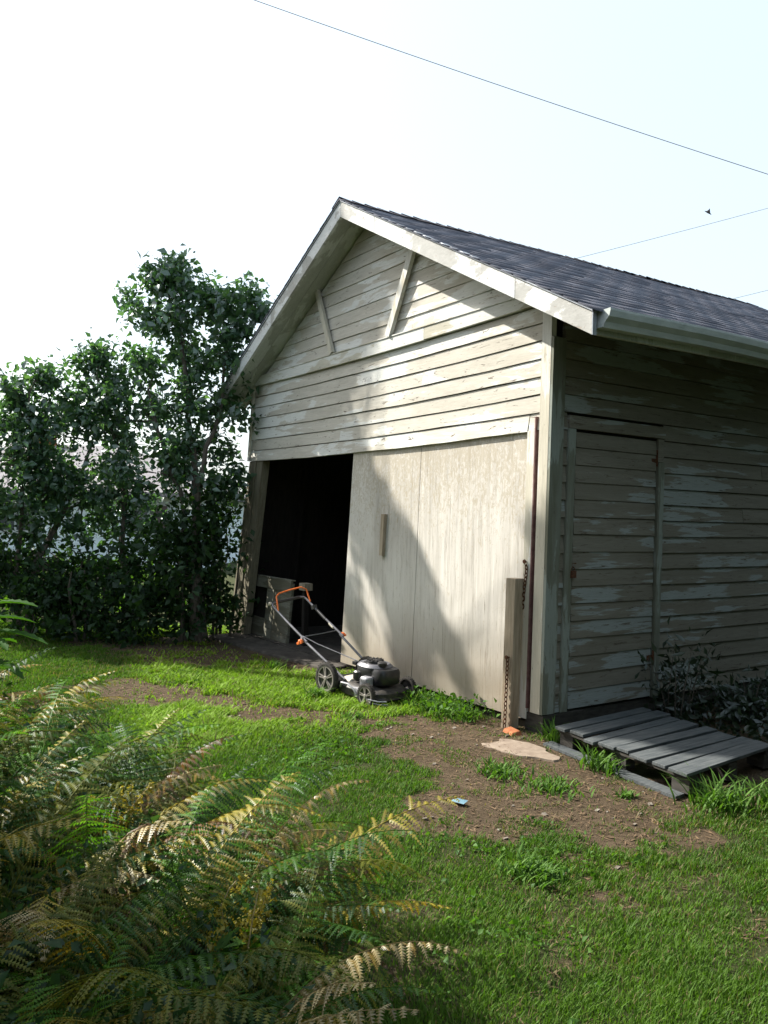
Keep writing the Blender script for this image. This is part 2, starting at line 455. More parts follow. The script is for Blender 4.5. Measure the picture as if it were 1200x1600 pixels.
def fast_mesh(name, V, F, mat, parent=None, attr=None, base=None, smooth=False):
    """V (n,3), F (m,k) all with k corners; attr = (name, values per vertex, float or rgb)"""
    V = np.asarray(V, dtype=np.float32)
    F = np.asarray(F, dtype=np.int32)
    if base is None:
        base = np.array(origin(parent)) if parent else np.zeros(3)
    me = bpy.data.meshes.new(name)
    me.vertices.add(len(V)); me.vertices.foreach_set('co', (V - np.asarray(base, dtype=np.float32)).ravel())
    k = F.shape[1]
    me.loops.add(F.size); me.loops.foreach_set('vertex_index', F.ravel())
    me.polygons.add(len(F))
    me.polygons.foreach_set('loop_start', np.arange(0, F.size, k, dtype=np.int32))
    me.polygons.foreach_set('loop_total', np.full(len(F), k, dtype=np.int32))
    if smooth: me.polygons.foreach_set('use_smooth', np.ones(len(F), dtype=bool))
    if attr:
        nm, vals = attr
        vals = np.asarray(vals, dtype=np.float32)
        if vals.ndim == 1:
            a = me.attributes.new(nm, 'FLOAT', 'POINT'); a.data.foreach_set('value', vals)
        else:
            a = me.attributes.new(nm, 'FLOAT_COLOR', 'POINT')
            a.data.foreach_set('color', np.concatenate([vals, np.ones((len(vals), 1), np.float32)], 1).ravel())
    if mat: me.materials.append(mat)
    me.update(calc_edges=True)
    me.validate()
    o = bpy.data.objects.new(name, me)
    scene.collection.objects.link(o)
    if parent: o.parent = parent
    else: o.location = base
    return o

# ------------------------------------------------------------------ value noise for layouts
_tab = R.random((256, 256))
def vnoise(x, y, s):
    x = np.asarray(x) * s + 50.3; y = np.asarray(y) * s + 81.7
    xi = np.floor(x).astype(int); yi = np.floor(y).astype(int)
    fx = x - xi; fy = y - yi
    fx = fx * fx * (3 - 2 * fx); fy = fy * fy * (3 - 2 * fy)
    g = lambda a, b: _tab[a % 256, b % 256]
    return (g(xi, yi) * (1 - fx) * (1 - fy) + g(xi + 1, yi) * fx * (1 - fy) + g(xi, yi + 1) * (1 - fx) * fy + g(xi + 1, yi + 1) * fx * fy)

def poly_dist(px, py, poly):
    """signed distance, positive inside"""
    px = np.asarray(px, float); py = np.asarray(py, float)
    d = np.full(px.shape, 1e9); ins = np.zeros(px.shape, bool)
    n = len(poly)
    for i in range(n):
        x1, y1 = poly[i]; x2, y2 = poly[(i + 1) % n]
        ex, ey = x2 - x1, y2 - y1
        t = np.clip(((px - x1) * ex + (py - y1) * ey) / (ex * ex + ey * ey), 0, 1)
        d = np.minimum(d, np.hypot(px - x1 - t * ex, py - y1 - t * ey))
        c = ((y1 > py) != (y2 > py)) & (px < (x2 - x1) * (py - y1) / ((y2 - y1) if y2 != y1 else 1e-9) + x1)
        ins ^= c
    return np.where(ins, d, -d)

DIRT = [
    [(-1.01, -0.74), (-0.88, -0.41), (-0.38, -0.05), (0.15, 0.06), (0.785, -0.12), (1.293, -0.20), (1.545, -0.26), (1.72, -0.58), (1.77, -0.96), (1.57, -1.08), (1.33, -1.09), (1.23, -1.43), (1.03, -1.60), (0.90, -1.80), (0.67, -1.73), (0.57, -1.35), (0.04, -1.2), (-0.55, -1.04)],
    [(-3.2, -2.64), (-3.2, -2.04), (-2.65, -1.65), (-2.0, -1.42), (-1.5, -1.14), (-1.17, -0.82), (-0.83, -0.8), (-0.77, -1.07), (-0.97, -1.35), (-1.41, -1.62), (-1.97, -1.82), (-2.3, -2.2)],
    [(1.6, -1.38), (1.79, -1.21), (2.07, -1.33), (2.08, -1.53), (1.86, -1.58)],
    [(2.24, -1.27), (2.45, -1.03), (2.67, -1.44), (2.45, -1.47)],
    [(-5.6, -1.9), (-3.9, -1.5), (-2.75, -0.35), (-2.4, 0.3), (-5.6, 0.3)],
    [(0.1, -0.1), (6, 0.4), (6, 7), (0.1, 7)],
]
def dirt_amount(x, y):
    d = np.full(np.shape(x), -1e9)
    for pl in DIRT:
        k_ = 0.10 if pl[0][0] in (1.6, 2.24) else -0.07        # the two small ones are only worn thin
        d = np.maximum(d, poly_dist(x, y, pl) - k_)
    nz = 0.26 * (vnoise(x, y, 2.3) - 0.5) + 0.36 * (vnoise(x, y, 6.1) - 0.5) + 0.26 * (vnoise(x, y, 15.0) - 0.5)
    a = np.clip((d + 0.05 + nz) / 0.22, 0, 1)
    # thin, worn lawn to the right
    worn = np.clip((vnoise(x, y, 1.9) * 0.5 + vnoise(x + 9, y, 5.5) * 0.5 - 0.63) / 0.16, 0, 1) * np.clip((x - 0.6) / 1.2, 0, 1) * 0.45
    return np.maximum(a, worn)

def ground_z(x, y):
    h = 0.02 * (vnoise(x, y, 0.9) - 0.5) + 0.008 * (vnoise(x, y, 4.0) - 0.5)
    far = np.clip((np.hypot(x, y) - 14) / 20, 0, 1)
    return GZ + h - 0.05 * far

# ------------------------------------------------------------------ ground
xs = np.concatenate([[-900, -300, -120, -60, -30, -18, -12], np.arange(-9, 7.01, 0.08), [9, 12, 20, 40, 100, 300, 900]])
ys = np.concatenate([[-900, -300, -100, -40, -20, -12, -8], np.arange(-6, 3.01, 0.08), [4, 5, 6, 8, 12, 20, 40, 100, 300, 900]])
X, Y = np.meshgrid(xs, ys)
Z = ground_z(X, Y)
V = np.stack([X.ravel(), Y.ravel(), Z.ravel()], 1)
nx, ny = len(xs), len(ys)
I = (np.arange(ny - 1)[:, None] * nx + np.arange(nx - 1)[None]).ravel()
F = np.stack([I, I + 1, I + 1 + nx, I + nx], 1)
g_obj = fast_mesh('ground', V, F, M['ground'], attr=('dirt', dirt_amount(X.ravel(), Y.ravel())), smooth=True)
tag(g_obj, 'bare brown soil and turf of the back yard', kind='structure')

# ------------------------------------------------------------------ garage
garage = empty('wooden_garage', (-2.5, 0, GZ), 'old wooden garage with peeling tan clapboards, gable roof and sliding plywood door', 'garage')
XC, ZA, TAN = -2.45, 4.39, 0.5317       # apex of the roof surface and its slope
OV, LEN = 0.33, 6.2
def roof_z(x): return ZA - TAN * abs(x - XC)

# walls behind the boards (dark sheathing), left open at the door
w = MB()
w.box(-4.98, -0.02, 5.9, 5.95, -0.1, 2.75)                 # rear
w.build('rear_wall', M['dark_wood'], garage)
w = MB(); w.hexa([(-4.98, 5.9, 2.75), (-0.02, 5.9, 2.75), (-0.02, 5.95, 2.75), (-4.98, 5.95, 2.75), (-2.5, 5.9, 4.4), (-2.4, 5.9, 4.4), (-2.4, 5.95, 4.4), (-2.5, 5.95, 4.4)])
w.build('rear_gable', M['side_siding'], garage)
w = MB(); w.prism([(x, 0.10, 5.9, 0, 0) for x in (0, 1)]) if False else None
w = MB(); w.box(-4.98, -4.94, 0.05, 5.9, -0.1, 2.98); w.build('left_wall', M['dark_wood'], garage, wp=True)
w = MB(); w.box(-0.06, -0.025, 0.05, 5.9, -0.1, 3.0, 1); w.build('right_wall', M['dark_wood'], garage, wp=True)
# front sheathing above the opening as a gable shape, a few mm behind the boards
w = MB()
n_ = 16
for i in range(n_):
    xa = -4.98 + i * 4.96 / n_; xb = xa + 4.96 / n_
    za, zb = roof_z(xa) - 0.20, roof_z(xb) - 0.20
    w.hexa([(xa, 0.02, 2.1), (xb, 0.02, 2.1), (xb, 0.05, 2.1), (xa, 0.05, 2.1), (xa, 0.02, za), (xb, 0.02, zb), (xb, 0.05, zb), (xa, 0.05, za)])
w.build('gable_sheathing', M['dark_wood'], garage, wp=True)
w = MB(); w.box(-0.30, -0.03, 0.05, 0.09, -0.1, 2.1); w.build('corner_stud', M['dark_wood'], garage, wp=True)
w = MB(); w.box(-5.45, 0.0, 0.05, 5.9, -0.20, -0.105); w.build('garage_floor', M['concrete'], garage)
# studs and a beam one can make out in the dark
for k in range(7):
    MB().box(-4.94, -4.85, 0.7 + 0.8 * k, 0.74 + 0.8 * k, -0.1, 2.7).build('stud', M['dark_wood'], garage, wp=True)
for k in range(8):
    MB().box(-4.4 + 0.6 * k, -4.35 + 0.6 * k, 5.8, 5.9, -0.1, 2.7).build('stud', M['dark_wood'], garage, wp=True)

def front_board(xa0, xb0, xa1, xb1, z0, z1, proud=0.022, mat='siding', name='siding_board', n=10):
    """lapped board: its lower edge stands proud of the one below; ends may be cut to the roof slope"""
    m_ = MB()
    j = random.uniform(-0.002, 0.002)
    for i in range(n):
        t0, t1 = i / n, (i + 1) / n
        a0, b0 = xa0 + (xb0 - xa0) * t0, xa0 + (xb0 - xa0) * t1
        a1, b1 = xa1 + (xb1 - xa1) * t0, xa1 + (xb1 - xa1) * t1
        wob = lambda q: 0.0022 * math.sin(q * 3.1 + z0 * 17) + 0.0015 * math.sin(q * 7.7 + z0 * 31)
        m_.hexa([(a0, -proud + j, z0 + wob(a0)), (b0, -proud + j, z0 + wob(b0)), (b0, 0.018, z0 + wob(b0)), (a0, 0.018, z0 + wob(a0)),
                 (a1, -0.004 + j, z1), (b1, -0.004 + j, z1), (b1, 0.018, z1), (a1, 0.018, z1)])
    m_.build(name, M[mat], garage, wp=True)

ROW = 0.13
HZ = 2.041
WL, WR = -5.0, -0.094       # front wall between its corner boards
# seven lapped rows above the door, header row included; some rows are in two lengths
for k in range(7):
    z0 = HZ + ROW * k + (0.004 if k else 0)
    z1 = HZ + ROW * (k + 1)
    cuts = [WL, WR]
    if k == 0: cuts = [WL, -2.60, -0.215]
    elif k in (1, 4): cuts = [WL, -3.35 + 0.9 * k * 0.5, WR]
    elif k in (3, 6): cuts = [WL, -1.9 - 0.2 * k, WR]
    for a, b in zip(cuts[:-1], cuts[1:]):
        front_board(a + 0.0015, b - 0.0015, a + 0.0015, b - 0.0015, z0, z1 - 0.003, 0.026 if k == 0 else 0.014, 'trim' if False else 'siding')
front_board(-0.21, WR, -0.21, WR, HZ + 0.004, HZ + ROW - 0.004, 0.020, 'siding')
# band board under the gable
for a, b in ((-5.03, -1.52), (-1.515, -0.02)):
    MB().box(a, b, -0.042, 0.015, 2.953 if a < -2 else 2.958, 3.045, 12).build('band_board', M['band'], garage, wp=True)
MB().box(-5.0, -0.02, -0.050, 0.0, 3.046, 3.056, 12).build('band_cap', M['band'], garage, wp=True)
# gable rows, ends cut to the roof slope
k = 0
z = 3.058
while z < 4.16:
    z1 = min(z + ROW, 4.2)
    hw0 = (ZA - 0.115 - z) / TAN; hw1 = max(0.02, (ZA - 0.115 - z1) / TAN)
    front_board(XC - hw0, XC + hw0, XC - hw1, XC + hw1, z, z1 - 0.003, 0.013, n=8)
    z += ROW; k += 1
# braces on the gable
def bar(p, q, wd, y0, y1, name, mat):
    p = Vector((p[0], 0, p[1])); q = Vector((q[0], 0, q[1]))
    t = (q - p).normalized(); s_ = Vector((t.z, 0, -t.x)) * wd / 2
    MB().hexa([(*(p - s_).xz[:1], y0, (p - s_).z), ((p + s_).x, y0, (p + s_).z), ((p + s_).x, y1, (p + s_).z), ((p - s_).x, y1, (p - s_).z),
               ((q - s_).x, y0, (q - s_).z), ((q + s_).x, y0, (q + s_).z), ((q + s_).x, y1, (q + s_).z), ((q - s_).x, y1, (q - s_).z)]).build(name, mat, garage)
bar((-2.02, 3.06), (-1.63, 3.83), 0.075, -0.062, -0.024, 'gable_brace', M['trim'])
bar((-3.05, 3.06), (-3.40, 3.79), 0.060, -0.060, -0.024, 'gable_brace', M['trim'])

# corner boards (front face, side face), left corner
MB().box(-0.09, 0.002, -0.032, 0.016, 0.0, 2.95, 1).build('corner_board', M['trim'], garage, wp=True)
cb = MB(); cb.box(-0.012, 0.026, -0.030, 0.098, 0.0, 2.70); cb.build('corner_board', M['side_trim'], garage, wp=True)
MB().box(-5.05, -5.002, -0.03, 0.02, 2.045, 2.95, 1).build('corner_board', M['trim'], garage, wp=True)
# right jamb of the sliding door: stop board, rusty strip in the gap
s_ = MB(); s_.prism([(-0.21, -0.028, 0.016, -0.06, HZ + 0.003), (-0.135, -0.028, 0.016, -0.06, HZ + 0.003)]); s_.build('door_stop', M['trim'], garage, wp=True)
MB().box(-0.131, -0.094, -0.004, 0.012, -0.02, HZ + 0.075).build('jamb_strip', M['rust_strip'], garage, wp=True)
MB().box(-0.133, -0.122, -0.034, -0.004, 0.02, HZ + 0.10).build('jamb_strip', M['rust_strip'], garage, wp=True)
# foundation block under the corner
MB().box(-0.15, 0.03, -0.02, 0.4, -0.2, -0.008).build('foundation', M['pallet_dark'], garage)
MB().box(-0.03, 0.0, 0.4, 6.0, -0.2, -0.008).build('foundation', M['pallet_dark'], garage)
# left jamb: three vertical boards
def vboard(x0, x1, y0, y1, z0, z1, mat, name='jamb_board'):
    m_ = MB(); N = 12
    for i in range(N):
        a = z0 + (z1 - z0) * i / N; b = z0 + (z1 - z0) * (i + 1) / N
        m_.box(x0, x1, y0, y1, a, b)
    return m_.build(name, mat, garage, wp=True)
vboard(-5.04, -4.93, 0.0, 0.05, -0.18, 2.04, M['jamb'])
vboard(-4.92, -4.82, -0.018, 0.05, -0.18, 2.04, M['jamb'])
vboard(-4.81, -4.66, -0.006, 0.09, -0.18, 2.04, M['jamb'])

# ---- side wall (faces the right): rows of boards with the small door cut in
DY0, DY1, DZ = 0.245, 1.175, 2.055
def side_board(y0, y1, z0, z1, proud=0.018, parent=None, mat='side_siding', name='siding_board', x=0.0, n=1):
    j = random.uniform(-0.0015, 0.0015)
    m_ = MB()
    n = max(1, int((y1 - y0) / 0.7))
    for i in range(n):
        a = y0 + (y1 - y0) * i / n; b = y0 + (y1 - y0) * (i + 1) / n
        wob = lambda q: 0.004 * math.sin(q * 1.3 + z0 * 2.0) + 0.0018 * math.sin(q * 5.1 + z0 * 9)
        m_.hexa([(x - 0.02, a, z0 + wob(a)), (x + proud + j, a, z0 + wob(a)), (x + proud + j, b, z0 + wob(b)), (x - 0.02, b, z0 + wob(b)),
                 (x - 0.02, a, z1 + wob(a)), (x + 0.003 + j, a, z1 + wob(a)), (x + 0.003 + j, b, z1 + wob(b)), (x - 0.02, b, z1 + wob(b))])
    return m_.build(name, M[mat], parent or garage, wp=True)
SR = 0.1283
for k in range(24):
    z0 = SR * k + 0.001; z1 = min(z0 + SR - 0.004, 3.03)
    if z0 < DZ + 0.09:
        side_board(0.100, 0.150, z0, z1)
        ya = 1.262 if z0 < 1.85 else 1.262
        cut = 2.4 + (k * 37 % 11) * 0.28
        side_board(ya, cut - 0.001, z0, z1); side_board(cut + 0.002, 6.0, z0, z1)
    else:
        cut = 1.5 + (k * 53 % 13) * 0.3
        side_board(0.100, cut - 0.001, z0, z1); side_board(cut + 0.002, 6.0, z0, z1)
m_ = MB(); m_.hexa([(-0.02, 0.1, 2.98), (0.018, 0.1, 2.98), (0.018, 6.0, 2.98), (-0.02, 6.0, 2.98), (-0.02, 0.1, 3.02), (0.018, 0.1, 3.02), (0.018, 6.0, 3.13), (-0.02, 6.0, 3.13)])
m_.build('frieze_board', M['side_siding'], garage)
# door casing
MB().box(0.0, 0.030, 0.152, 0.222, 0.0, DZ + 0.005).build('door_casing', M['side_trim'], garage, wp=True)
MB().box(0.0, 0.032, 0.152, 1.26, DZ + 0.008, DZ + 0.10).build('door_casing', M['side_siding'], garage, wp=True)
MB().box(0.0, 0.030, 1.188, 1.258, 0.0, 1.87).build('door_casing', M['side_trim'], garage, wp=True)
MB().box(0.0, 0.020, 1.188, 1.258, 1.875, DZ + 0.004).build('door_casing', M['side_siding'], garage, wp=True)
sdoor = empty('side_door', (0, DY0, 0), parent=garage)
for k in range(16):
    z0 = SR * k + 0.010; z1 = min(z0 + SR - 0.004, DZ - 0.01)
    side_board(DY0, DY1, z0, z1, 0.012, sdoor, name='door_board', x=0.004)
MB().box(0.012, 0.030, 0.175, 0.29, 1.045, 1.085).build('hasp', M['rust'], sdoor, bevel=0.003)
pl_ = MB(); pl_.tube([(0.045, 0.235 + 0.018 * math.cos(a), 1.03 + 0.025 * math.sin(a)) for a in np.linspace(0, math.pi, 9)], 0.004, 6)
pl_.box(0.032, 0.058, 0.21, 0.26, 0.975, 1.028); pl_.build('padlock', M['rust'], sdoor)
MB().box(0.014, 0.020, 0.245, 0.305, 0.88, 1.0).build('latch_plate', M['rust'], sdoor)
h_ = MB(); h_.box(0.018, 0.030, 1.12, 1.20, 1.86, 1.90); h_.tube([(0.034, 1.18, 1.84), (0.034, 1.18, 1.97)], 0.008, 8)
h_.build('hinge', M['rust'], sdoor)
h_ = MB(); h_.box(0.018, 0.030, 1.12, 1.20, 0.30, 0.34); h_.tube([(0.034, 1.18, 0.27), (0.034, 1.18, 0.38)], 0.008, 8)
h_.build('hinge', M['rust'], sdoor)

# ---- sliding plywood door
sl_door = empty('sliding_door', (-1.4, 0, -0.07), parent=garage)
def ply(x0, x1, name='plywood_sheet', y0=0.0):
    m_ = MB(); NX, NZ = 4, 10
    for i in range(NX):
        for j in range(NZ):
            a = x0 + (x1 - x0) * i / NX; b = x0 + (x1 - x0) * (i + 1) / NX
            c = -0.075 + (2.055 + 0.075) * j / NZ; d = -0.075 + (2.055 + 0.075) * (j + 1) / NZ
            m_.hexa([(a, y0, c), (b, y0, c), (b, 0.014, c), (a, 0.014, c), (a, y0, d), (b, y0, d), (b, 0.014, d), (a, 0.014, d)])
    return m_.build(name, M['plywood'], sl_door, wp=True)
ply(-2.635, -1.532); ply(-1.527, -0.372, y0=0.001); ply(-0.368, -0.214, 'plywood_strip', y0=-0.002)
hd = MB(); hd.hexa([(-2.105, -0.035, 1.03), (-2.055, -0.035, 1.03), (-2.055, -0.001, 1.03), (-2.105, -0.001, 1.03),
                    (-2.085, -0.035, 1.415), (-2.030, -0.035, 1.415), (-2.030, -0.001, 1.415), (-2.085, -0.001, 1.415)])
hd.build('door_handle', M['timber'], sl_door)
# edge batten of the door seen against the dark opening
MB().box(-2.63, -2.57, 0.014, 0.05, -0.07, 2.04, 1).build('door_frame', M['dark_wood'], sl_door, wp=True)

# ---- roof
roof = empty('roof', (XC, 3.0, 2.7), parent=garage)
XR, XLf = 0.69, -5.40
def slope_slab(xo, dz0, dz1, y0, y1, xin=XC, n=12):
    """slab between two depths below the roof surface, from the ridge to xo"""
    m_ = MB()
    for i in range(n):
        a = y0 + (y1 - y0) * i / n; b = y0 + (y1 - y0) * (i + 1) / n
        m_.hexa([(xin, a, roof_z(xin) - dz1), (xo, a, roof_z(xo) - dz1), (xo, b, roof_z(xo) - dz1), (xin, b, roof_z(xin) - dz1),
                 (xin, a, roof_z(xin) - dz0), (xo, a, roof_z(xo) - dz0), (xo, b, roof_z(xo) - dz0), (xin, b, roof_z(xin) - dz0)])
    return m_
slope_slab(XR - 0.01, 0.012, 0.045, 0.05, LEN).build('roof_deck', M['dark_wood'], roof, roofwarp=True)
slope_slab(XLf + 0.01, 0.012, 0.045, 0.05, LEN).build('roof_deck', M['dark_wood'], roof, roofwarp=True)
# overhang soffits of the gable, boards running up the slope
for xo in (XR - 0.02, XLf + 0.02):
    for (ya, yb) in ((-0.298, -0.152), (-0.149, 0.05)):
        slope_slab(xo, 0.04, 0.115, ya, yb, n=2).build('soffit_board', M['soffit'], roof)
# eave soffit on the right side and its sub-fascia
slope_slab(XR - 0.03, 0.046, 0.075, 0.052, LEN, xin=-0.02).build('eave_soffit', M['soffit'], roof, roofwarp=True)
for k in range(13):
    y = 0.3 + 0.47 * k
    ra = MB(); ra.hexa([(0.03, y, roof_z(0.03) - 0.17), (0.62, y, roof_z(0.62) - 0.15), (0.62, y + 0.04, roof_z(0.62) - 0.15), (0.03, y + 0.04, roof_z(0.03) - 0.17),
                        (0.03, y, roof_z(0.03) - 0.078), (0.62, y, roof_z(0.62) - 0.078), (0.62, y + 0.04, roof_z(0.62) - 0.078), (0.03, y + 0.04, roof_z(0.03) - 0.078)])
    ra.build('rafter_tail', M['side_siding'], roof, roofwarp=True)
m_ = MB()
for i in range(12):
    a = -0.29 + 6.4 * i / 12; b = -0.29 + 6.4 * (i + 1) / 12
    m_.box(0.635, 0.662, a, b, roof_z(0.65) - 0.17, roof_z(0.65) - 0.02)
m_.build('eave_fascia', M['soffit'], roof, roofwarp=True)
# rake fascia: right one in three lengths, left one in two
def rake(xa, xb, y0=-0.335, y1=-0.303, d0=0.018, d1=0.165, name='fascia_board', mat='fascia'):
    za, zb = roof_z(xa), roof_z(xb)
    MB().hexa([(xa, y0, za - d1), (xb, y0, zb - d1), (xb, y1, zb - d1), (xa, y1, za - d1),
               (xa, y0, za - d0), (xb, y0, zb - d0), (xb, y1, zb - d0), (xa, y1, za - d0)]).build(name, M[mat], roof, bevel=0.002)
rake(XC + 0.001, -1.85); rake(-1.846, -0.02); rake(-0.016, XR)
rake(XC - 0.001, -3.9); rake(-3.904, XLf)
rake(XC, XR + 0.01, -0.345, -0.28, -0.004, 0.016, 'drip_edge', 'drip')
rake(XC, XLf - 0.01, -0.345, -0.28, -0.004, 0.016, 'drip_edge', 'drip')
MB().box(XR, XR + 0.006, -0.335, -0.30, roof_z(XR) - 0.165, roof_z(XR) + 0.0).build('fascia_end', M['drip'], roof)
# shingles: real tabs in courses, joined (far past what can be picked apart)
def shingles(sgn, xo):
    V = []; Fq = []; T = []
    ln = abs(xo - XC); nC = int(ln * math.hypot(1, TAN) / 0.135)
    for c in range(nC + 1):
        x0 = xo - sgn * c * ln / nC; x1 = x0 - sgn * (ln / nC + 0.02)
        if (x1 - XC) * sgn < 0: x1 = XC
        y = -0.35 - 0.15 * (c % 2) - random.random() * 0.05
        tabw = 0.305
        while y < LEN + 0.2:
            ya, yb = max(y + 0.004, -0.352), min(y + tabw, LEN + 0.2)
            if yb - ya > 0.02:
                lift = 0.010 + random.random() * 0.007
                dj = random.uniform(-0.008, 0.008)
                xs0 = x0 + sgn * dj if c else x0 + sgn * 0.03
                b = len(V)
                for (xx, yy, dz) in ((xs0, ya, lift), (xs0, yb, lift + random.uniform(-.002, .003)), (x1, yb, 0.006), (x1, ya, 0.006),
                                     (xs0, ya, -0.001), (xs0, yb, -0.001), (x1, yb, -0.004), (x1, ya, -0.004)):
                    zz = roof_z(xx) + dz + 0.019 * max(0, yy) + 0.006 * math.sin(yy * 1.7 + xx)
                    V.append((xx, yy, zz))
                for q in ((0, 1, 2, 3), (0, 4, 5, 1), (0, 3, 7, 4), (1, 5, 6, 2)):
                    Fq.append([b + i for i in q])
                T += [random.random()] * 8
            y += tabw
    o = fast_mesh('shingles', V, Fq, M['shingle'], roof, ('tint', T))
    o['kind'] = 'stuff'
shingles(1, XR + 0.015); shingles(-1, XLf - 0.015)
# ridge caps
V = []; Fq = []; T = []
y = -0.352
while y < LEN + 0.2:
    b = len(V); h0 = 0.022 + random.random() * 0.006
    for (yy, dz) in ((y, h0), (y + 0.17, h0 - 0.012)):
        zr = ZA + dz + 0.019 * max(0, yy)
        V += [(XC - 0.14, yy, zr - 0.14 * TAN), (XC, yy, zr), (XC + 0.14, yy, zr - 0.14 * TAN)]
    Fq += [[b, b + 1, b + 4, b + 3], [b + 1, b + 2, b + 5, b + 4]]; T += [random.random()] * 6
    y += 0.145
o = fast_mesh('ridge_cap', V, Fq, M['shingle'], roof, ('tint', T)); o['kind'] = 'stuff'
# gutter: K-shaped trough along the right eave with an end cap
gz = roof_z(XR)
prof = [(0.665, gz - 0.015), (0.665, gz - 0.115), (0.735, gz - 0.118), (0.752, gz - 0.085), (0.782, gz - 0.055), (0.792, gz - 0.020), (0.792, gz - 0.006), (0.780, gz - 0.006), (0.782, gz - 0.018), (0.772, gz - 0.050), (0.744, gz - 0.080), (0.730, gz - 0.110), (0.672, gz - 0.108), (0.672, gz - 0.015)]
m_ = MB()
NG = 13
for i in range(NG + 1):
    y = -0.28 + i * 6.5 / NG
    for (x, z) in prof: m_.v.append((x + 0.004 * math.sin(y * 2.3), y, z + 0.004 * math.sin(y * 1.9)))
K = len(prof)
for i in range(NG):
    for j in range(K):
        m_.f.append((i * K + j, (i + 1) * K + j, (i + 1) * K + (j + 1) % K, i * K + (j + 1) % K))
gut = m_.build('gutter', M['gutter'], roof, roofwarp=True)
m_ = MB(); b = 0
for y in (-0.285, -0.279):
    m_.v += [(x, y, z) for x, z in prof[:8]]
m_.f = [tuple(range(8)), tuple(reversed(range(8, 16)))] + [(i, i + 8, (i + 1) % 8 + 8, (i + 1) % 8) for i in range(8)]
m_.build('end_cap', M['gutter'], roof)

# ------------------------------------------------------------------ things by the garage door
MB().obox((-0.232, -0.085, 0.40), (0.046, 0.004, 0), (-0.003, 0.044, 0), (0.012, 0, 0.56)).build('wooden_post', M['timber'], bevel=0.004)
tag(bpy.data.objects['wooden_post'], 'short square timber post standing in front of the sliding door at the garage corner', 'post')
def chain(pts, label, link=0.021, rad=0.0042):
    root = empty('chain', pts[-1], label, 'chain')
    P = [Vector(p) for p in pts]
    seg = [(P[i + 1] - P[i]).length for i in range(len(P) - 1)]; tot = sum(seg)
    n = int(tot / (link * 1.45))
    for k in range(n):
        d = tot * (k + 0.5) / n; i = 0
        while i < len(seg) - 1 and d > seg[i]: d -= seg[i]; i += 1
        t = (P[i + 1] - P[i]).normalized(); c = P[i] + t * d
        side = Vector((1, 0, 0)) if k % 2 else Vector((0, 1, 0))
        side = (side - t * side.dot(t)).normalized()
        m_ = MB()
        m_.tube([c + t * (link * 0.98 * math.sin(a)) + side * (link * 0.55 * math.cos(a)) for a in np.linspace(0, 2 * math.pi, 11)[:-1]], rad, 5, closed=True)
        m_.build('link', M['rust'], root)
    nb = MB(); nb.lathe(P[0] + Vector((0, 0.05, 0)), (0, -1, 0), [(0.004, 0), (0.004, 0.06), (0.016, 0.06), (0.014, 0.068)], 10)
    nb.build('bolt', M['rust'], root)
chain([(-0.215, -0.145, 0.385), (-0.219, -0.147, 0.2), (-0.228, -0.15, -0.13)], 'long rusty chain hanging from a bolt near the foot of the timber post')
chain([(-0.165, -0.035, 1.085), (-0.150, -0.038, 1.02), (-0.158, -0.04, 0.96), (-0.175, -0.036, 0.86), (-0.186, -0.034, 0.74)], 'short rusty chain hanging behind the top of the timber post', 0.02, 0.004)
m_ = MB(); m_.hexa([(-0.20, -0.20, -0.15), (-0.06, -0.24, -0.15), (-0.04, -0.14, -0.15), (-0.19, -0.12, -0.15),
                    (-0.19, -0.19, -0.118), (-0.07, -0.22, -0.122), (-0.06, -0.15, -0.112), (-0.18, -0.13, -0.108)])
tag(m_.build('brick_fragment', M['brick'], bevel=0.008), 'broken piece of orange brick on the soil at the foot of the hanging chain', 'brick')

# concrete apron in the doorway and a loose plank across it
m_ = MB(); m_.hexa([(-5.35, -0.45, -0.22), (-2.75, -0.22, -0.22), (-2.75, 0.045, -0.22), (-5.35, 0.045, -0.22),
                    (-5.33, -0.43, -0.118), (-2.77, -0.20, -0.115), (-2.75, 0.045, -0.108), (-5.35, 0.045, -0.108)])
tag(m_.build('door_apron', M['concrete'], bevel=0.01), 'worn concrete apron, coloured dark for shade, across the open garage doorway', kind='structure')

# old cabinet front standing in the opening
cab = empty('old_cabinet', (-4.4, 0.3, -0.108), 'old cream cabinet with a dark open window standing inside the garage doorway', 'cabinet')
def cb_(x0, x1, z0, z1, y0=0.12, y1=0.145, name='rail', mat='white_trim', lean=-0.16):
    MB().hexa([(x0 + lean * (0.6 - z0), y0, z0), (x1 + lean * (0.6 - z0), y0, z0), (x1 + lean * (0.6 - z0), y1, z0), (x0 + lean * (0.6 - z0), y1, z0),
               (x0 + lean * (0.6 - z1), y0, z1), (x1 + lean * (0.6 - z1), y0, z1), (x1 + lean * (0.6 - z1), y1, z1), (x0 + lean * (0.6 - z1), y1, z1)]).build(name, M[mat], cab, bevel=0.002)
cb_(-5.12, -4.14, 0.50, 0.625, name='top_rail', y0=0.115)
cb_(-4.745, -4.56, -0.105, 0.497, name='stile')
cb_(-4.555, -4.145, 0.0, 0.497, name='door_panel', y0=0.128, y1=0.145)
cb_(-4.555, -4.145, -0.105, -0.003, name='bottom_rail')
cb_(-5.12, -4.75, -0.105, 0.12, name='lower_panel', y0=0.126)
cb_(-5.12, -4.14, -0.105, 0.50, y0=0.150, y1=0.158, name='back', mat='dark_wood')
cb_(-4.138, -4.126, -0.105, 0.60, y0=0.125, y1=0.158, name='side_panel')
cb_(-5.14, -4.12, 0.627, 0.640, y0=0.108, y1=0.165, name='top')
MB().box(-4.10, -3.96, 0.20, 0.30, 0.53, 0.61).build('wood_block', M['timber'])
wb = bpy.data.objects['wood_block']
tag(wb, 'small pale block of wood on the bracket beside the old cabinet in the dark doorway', 'wood block')
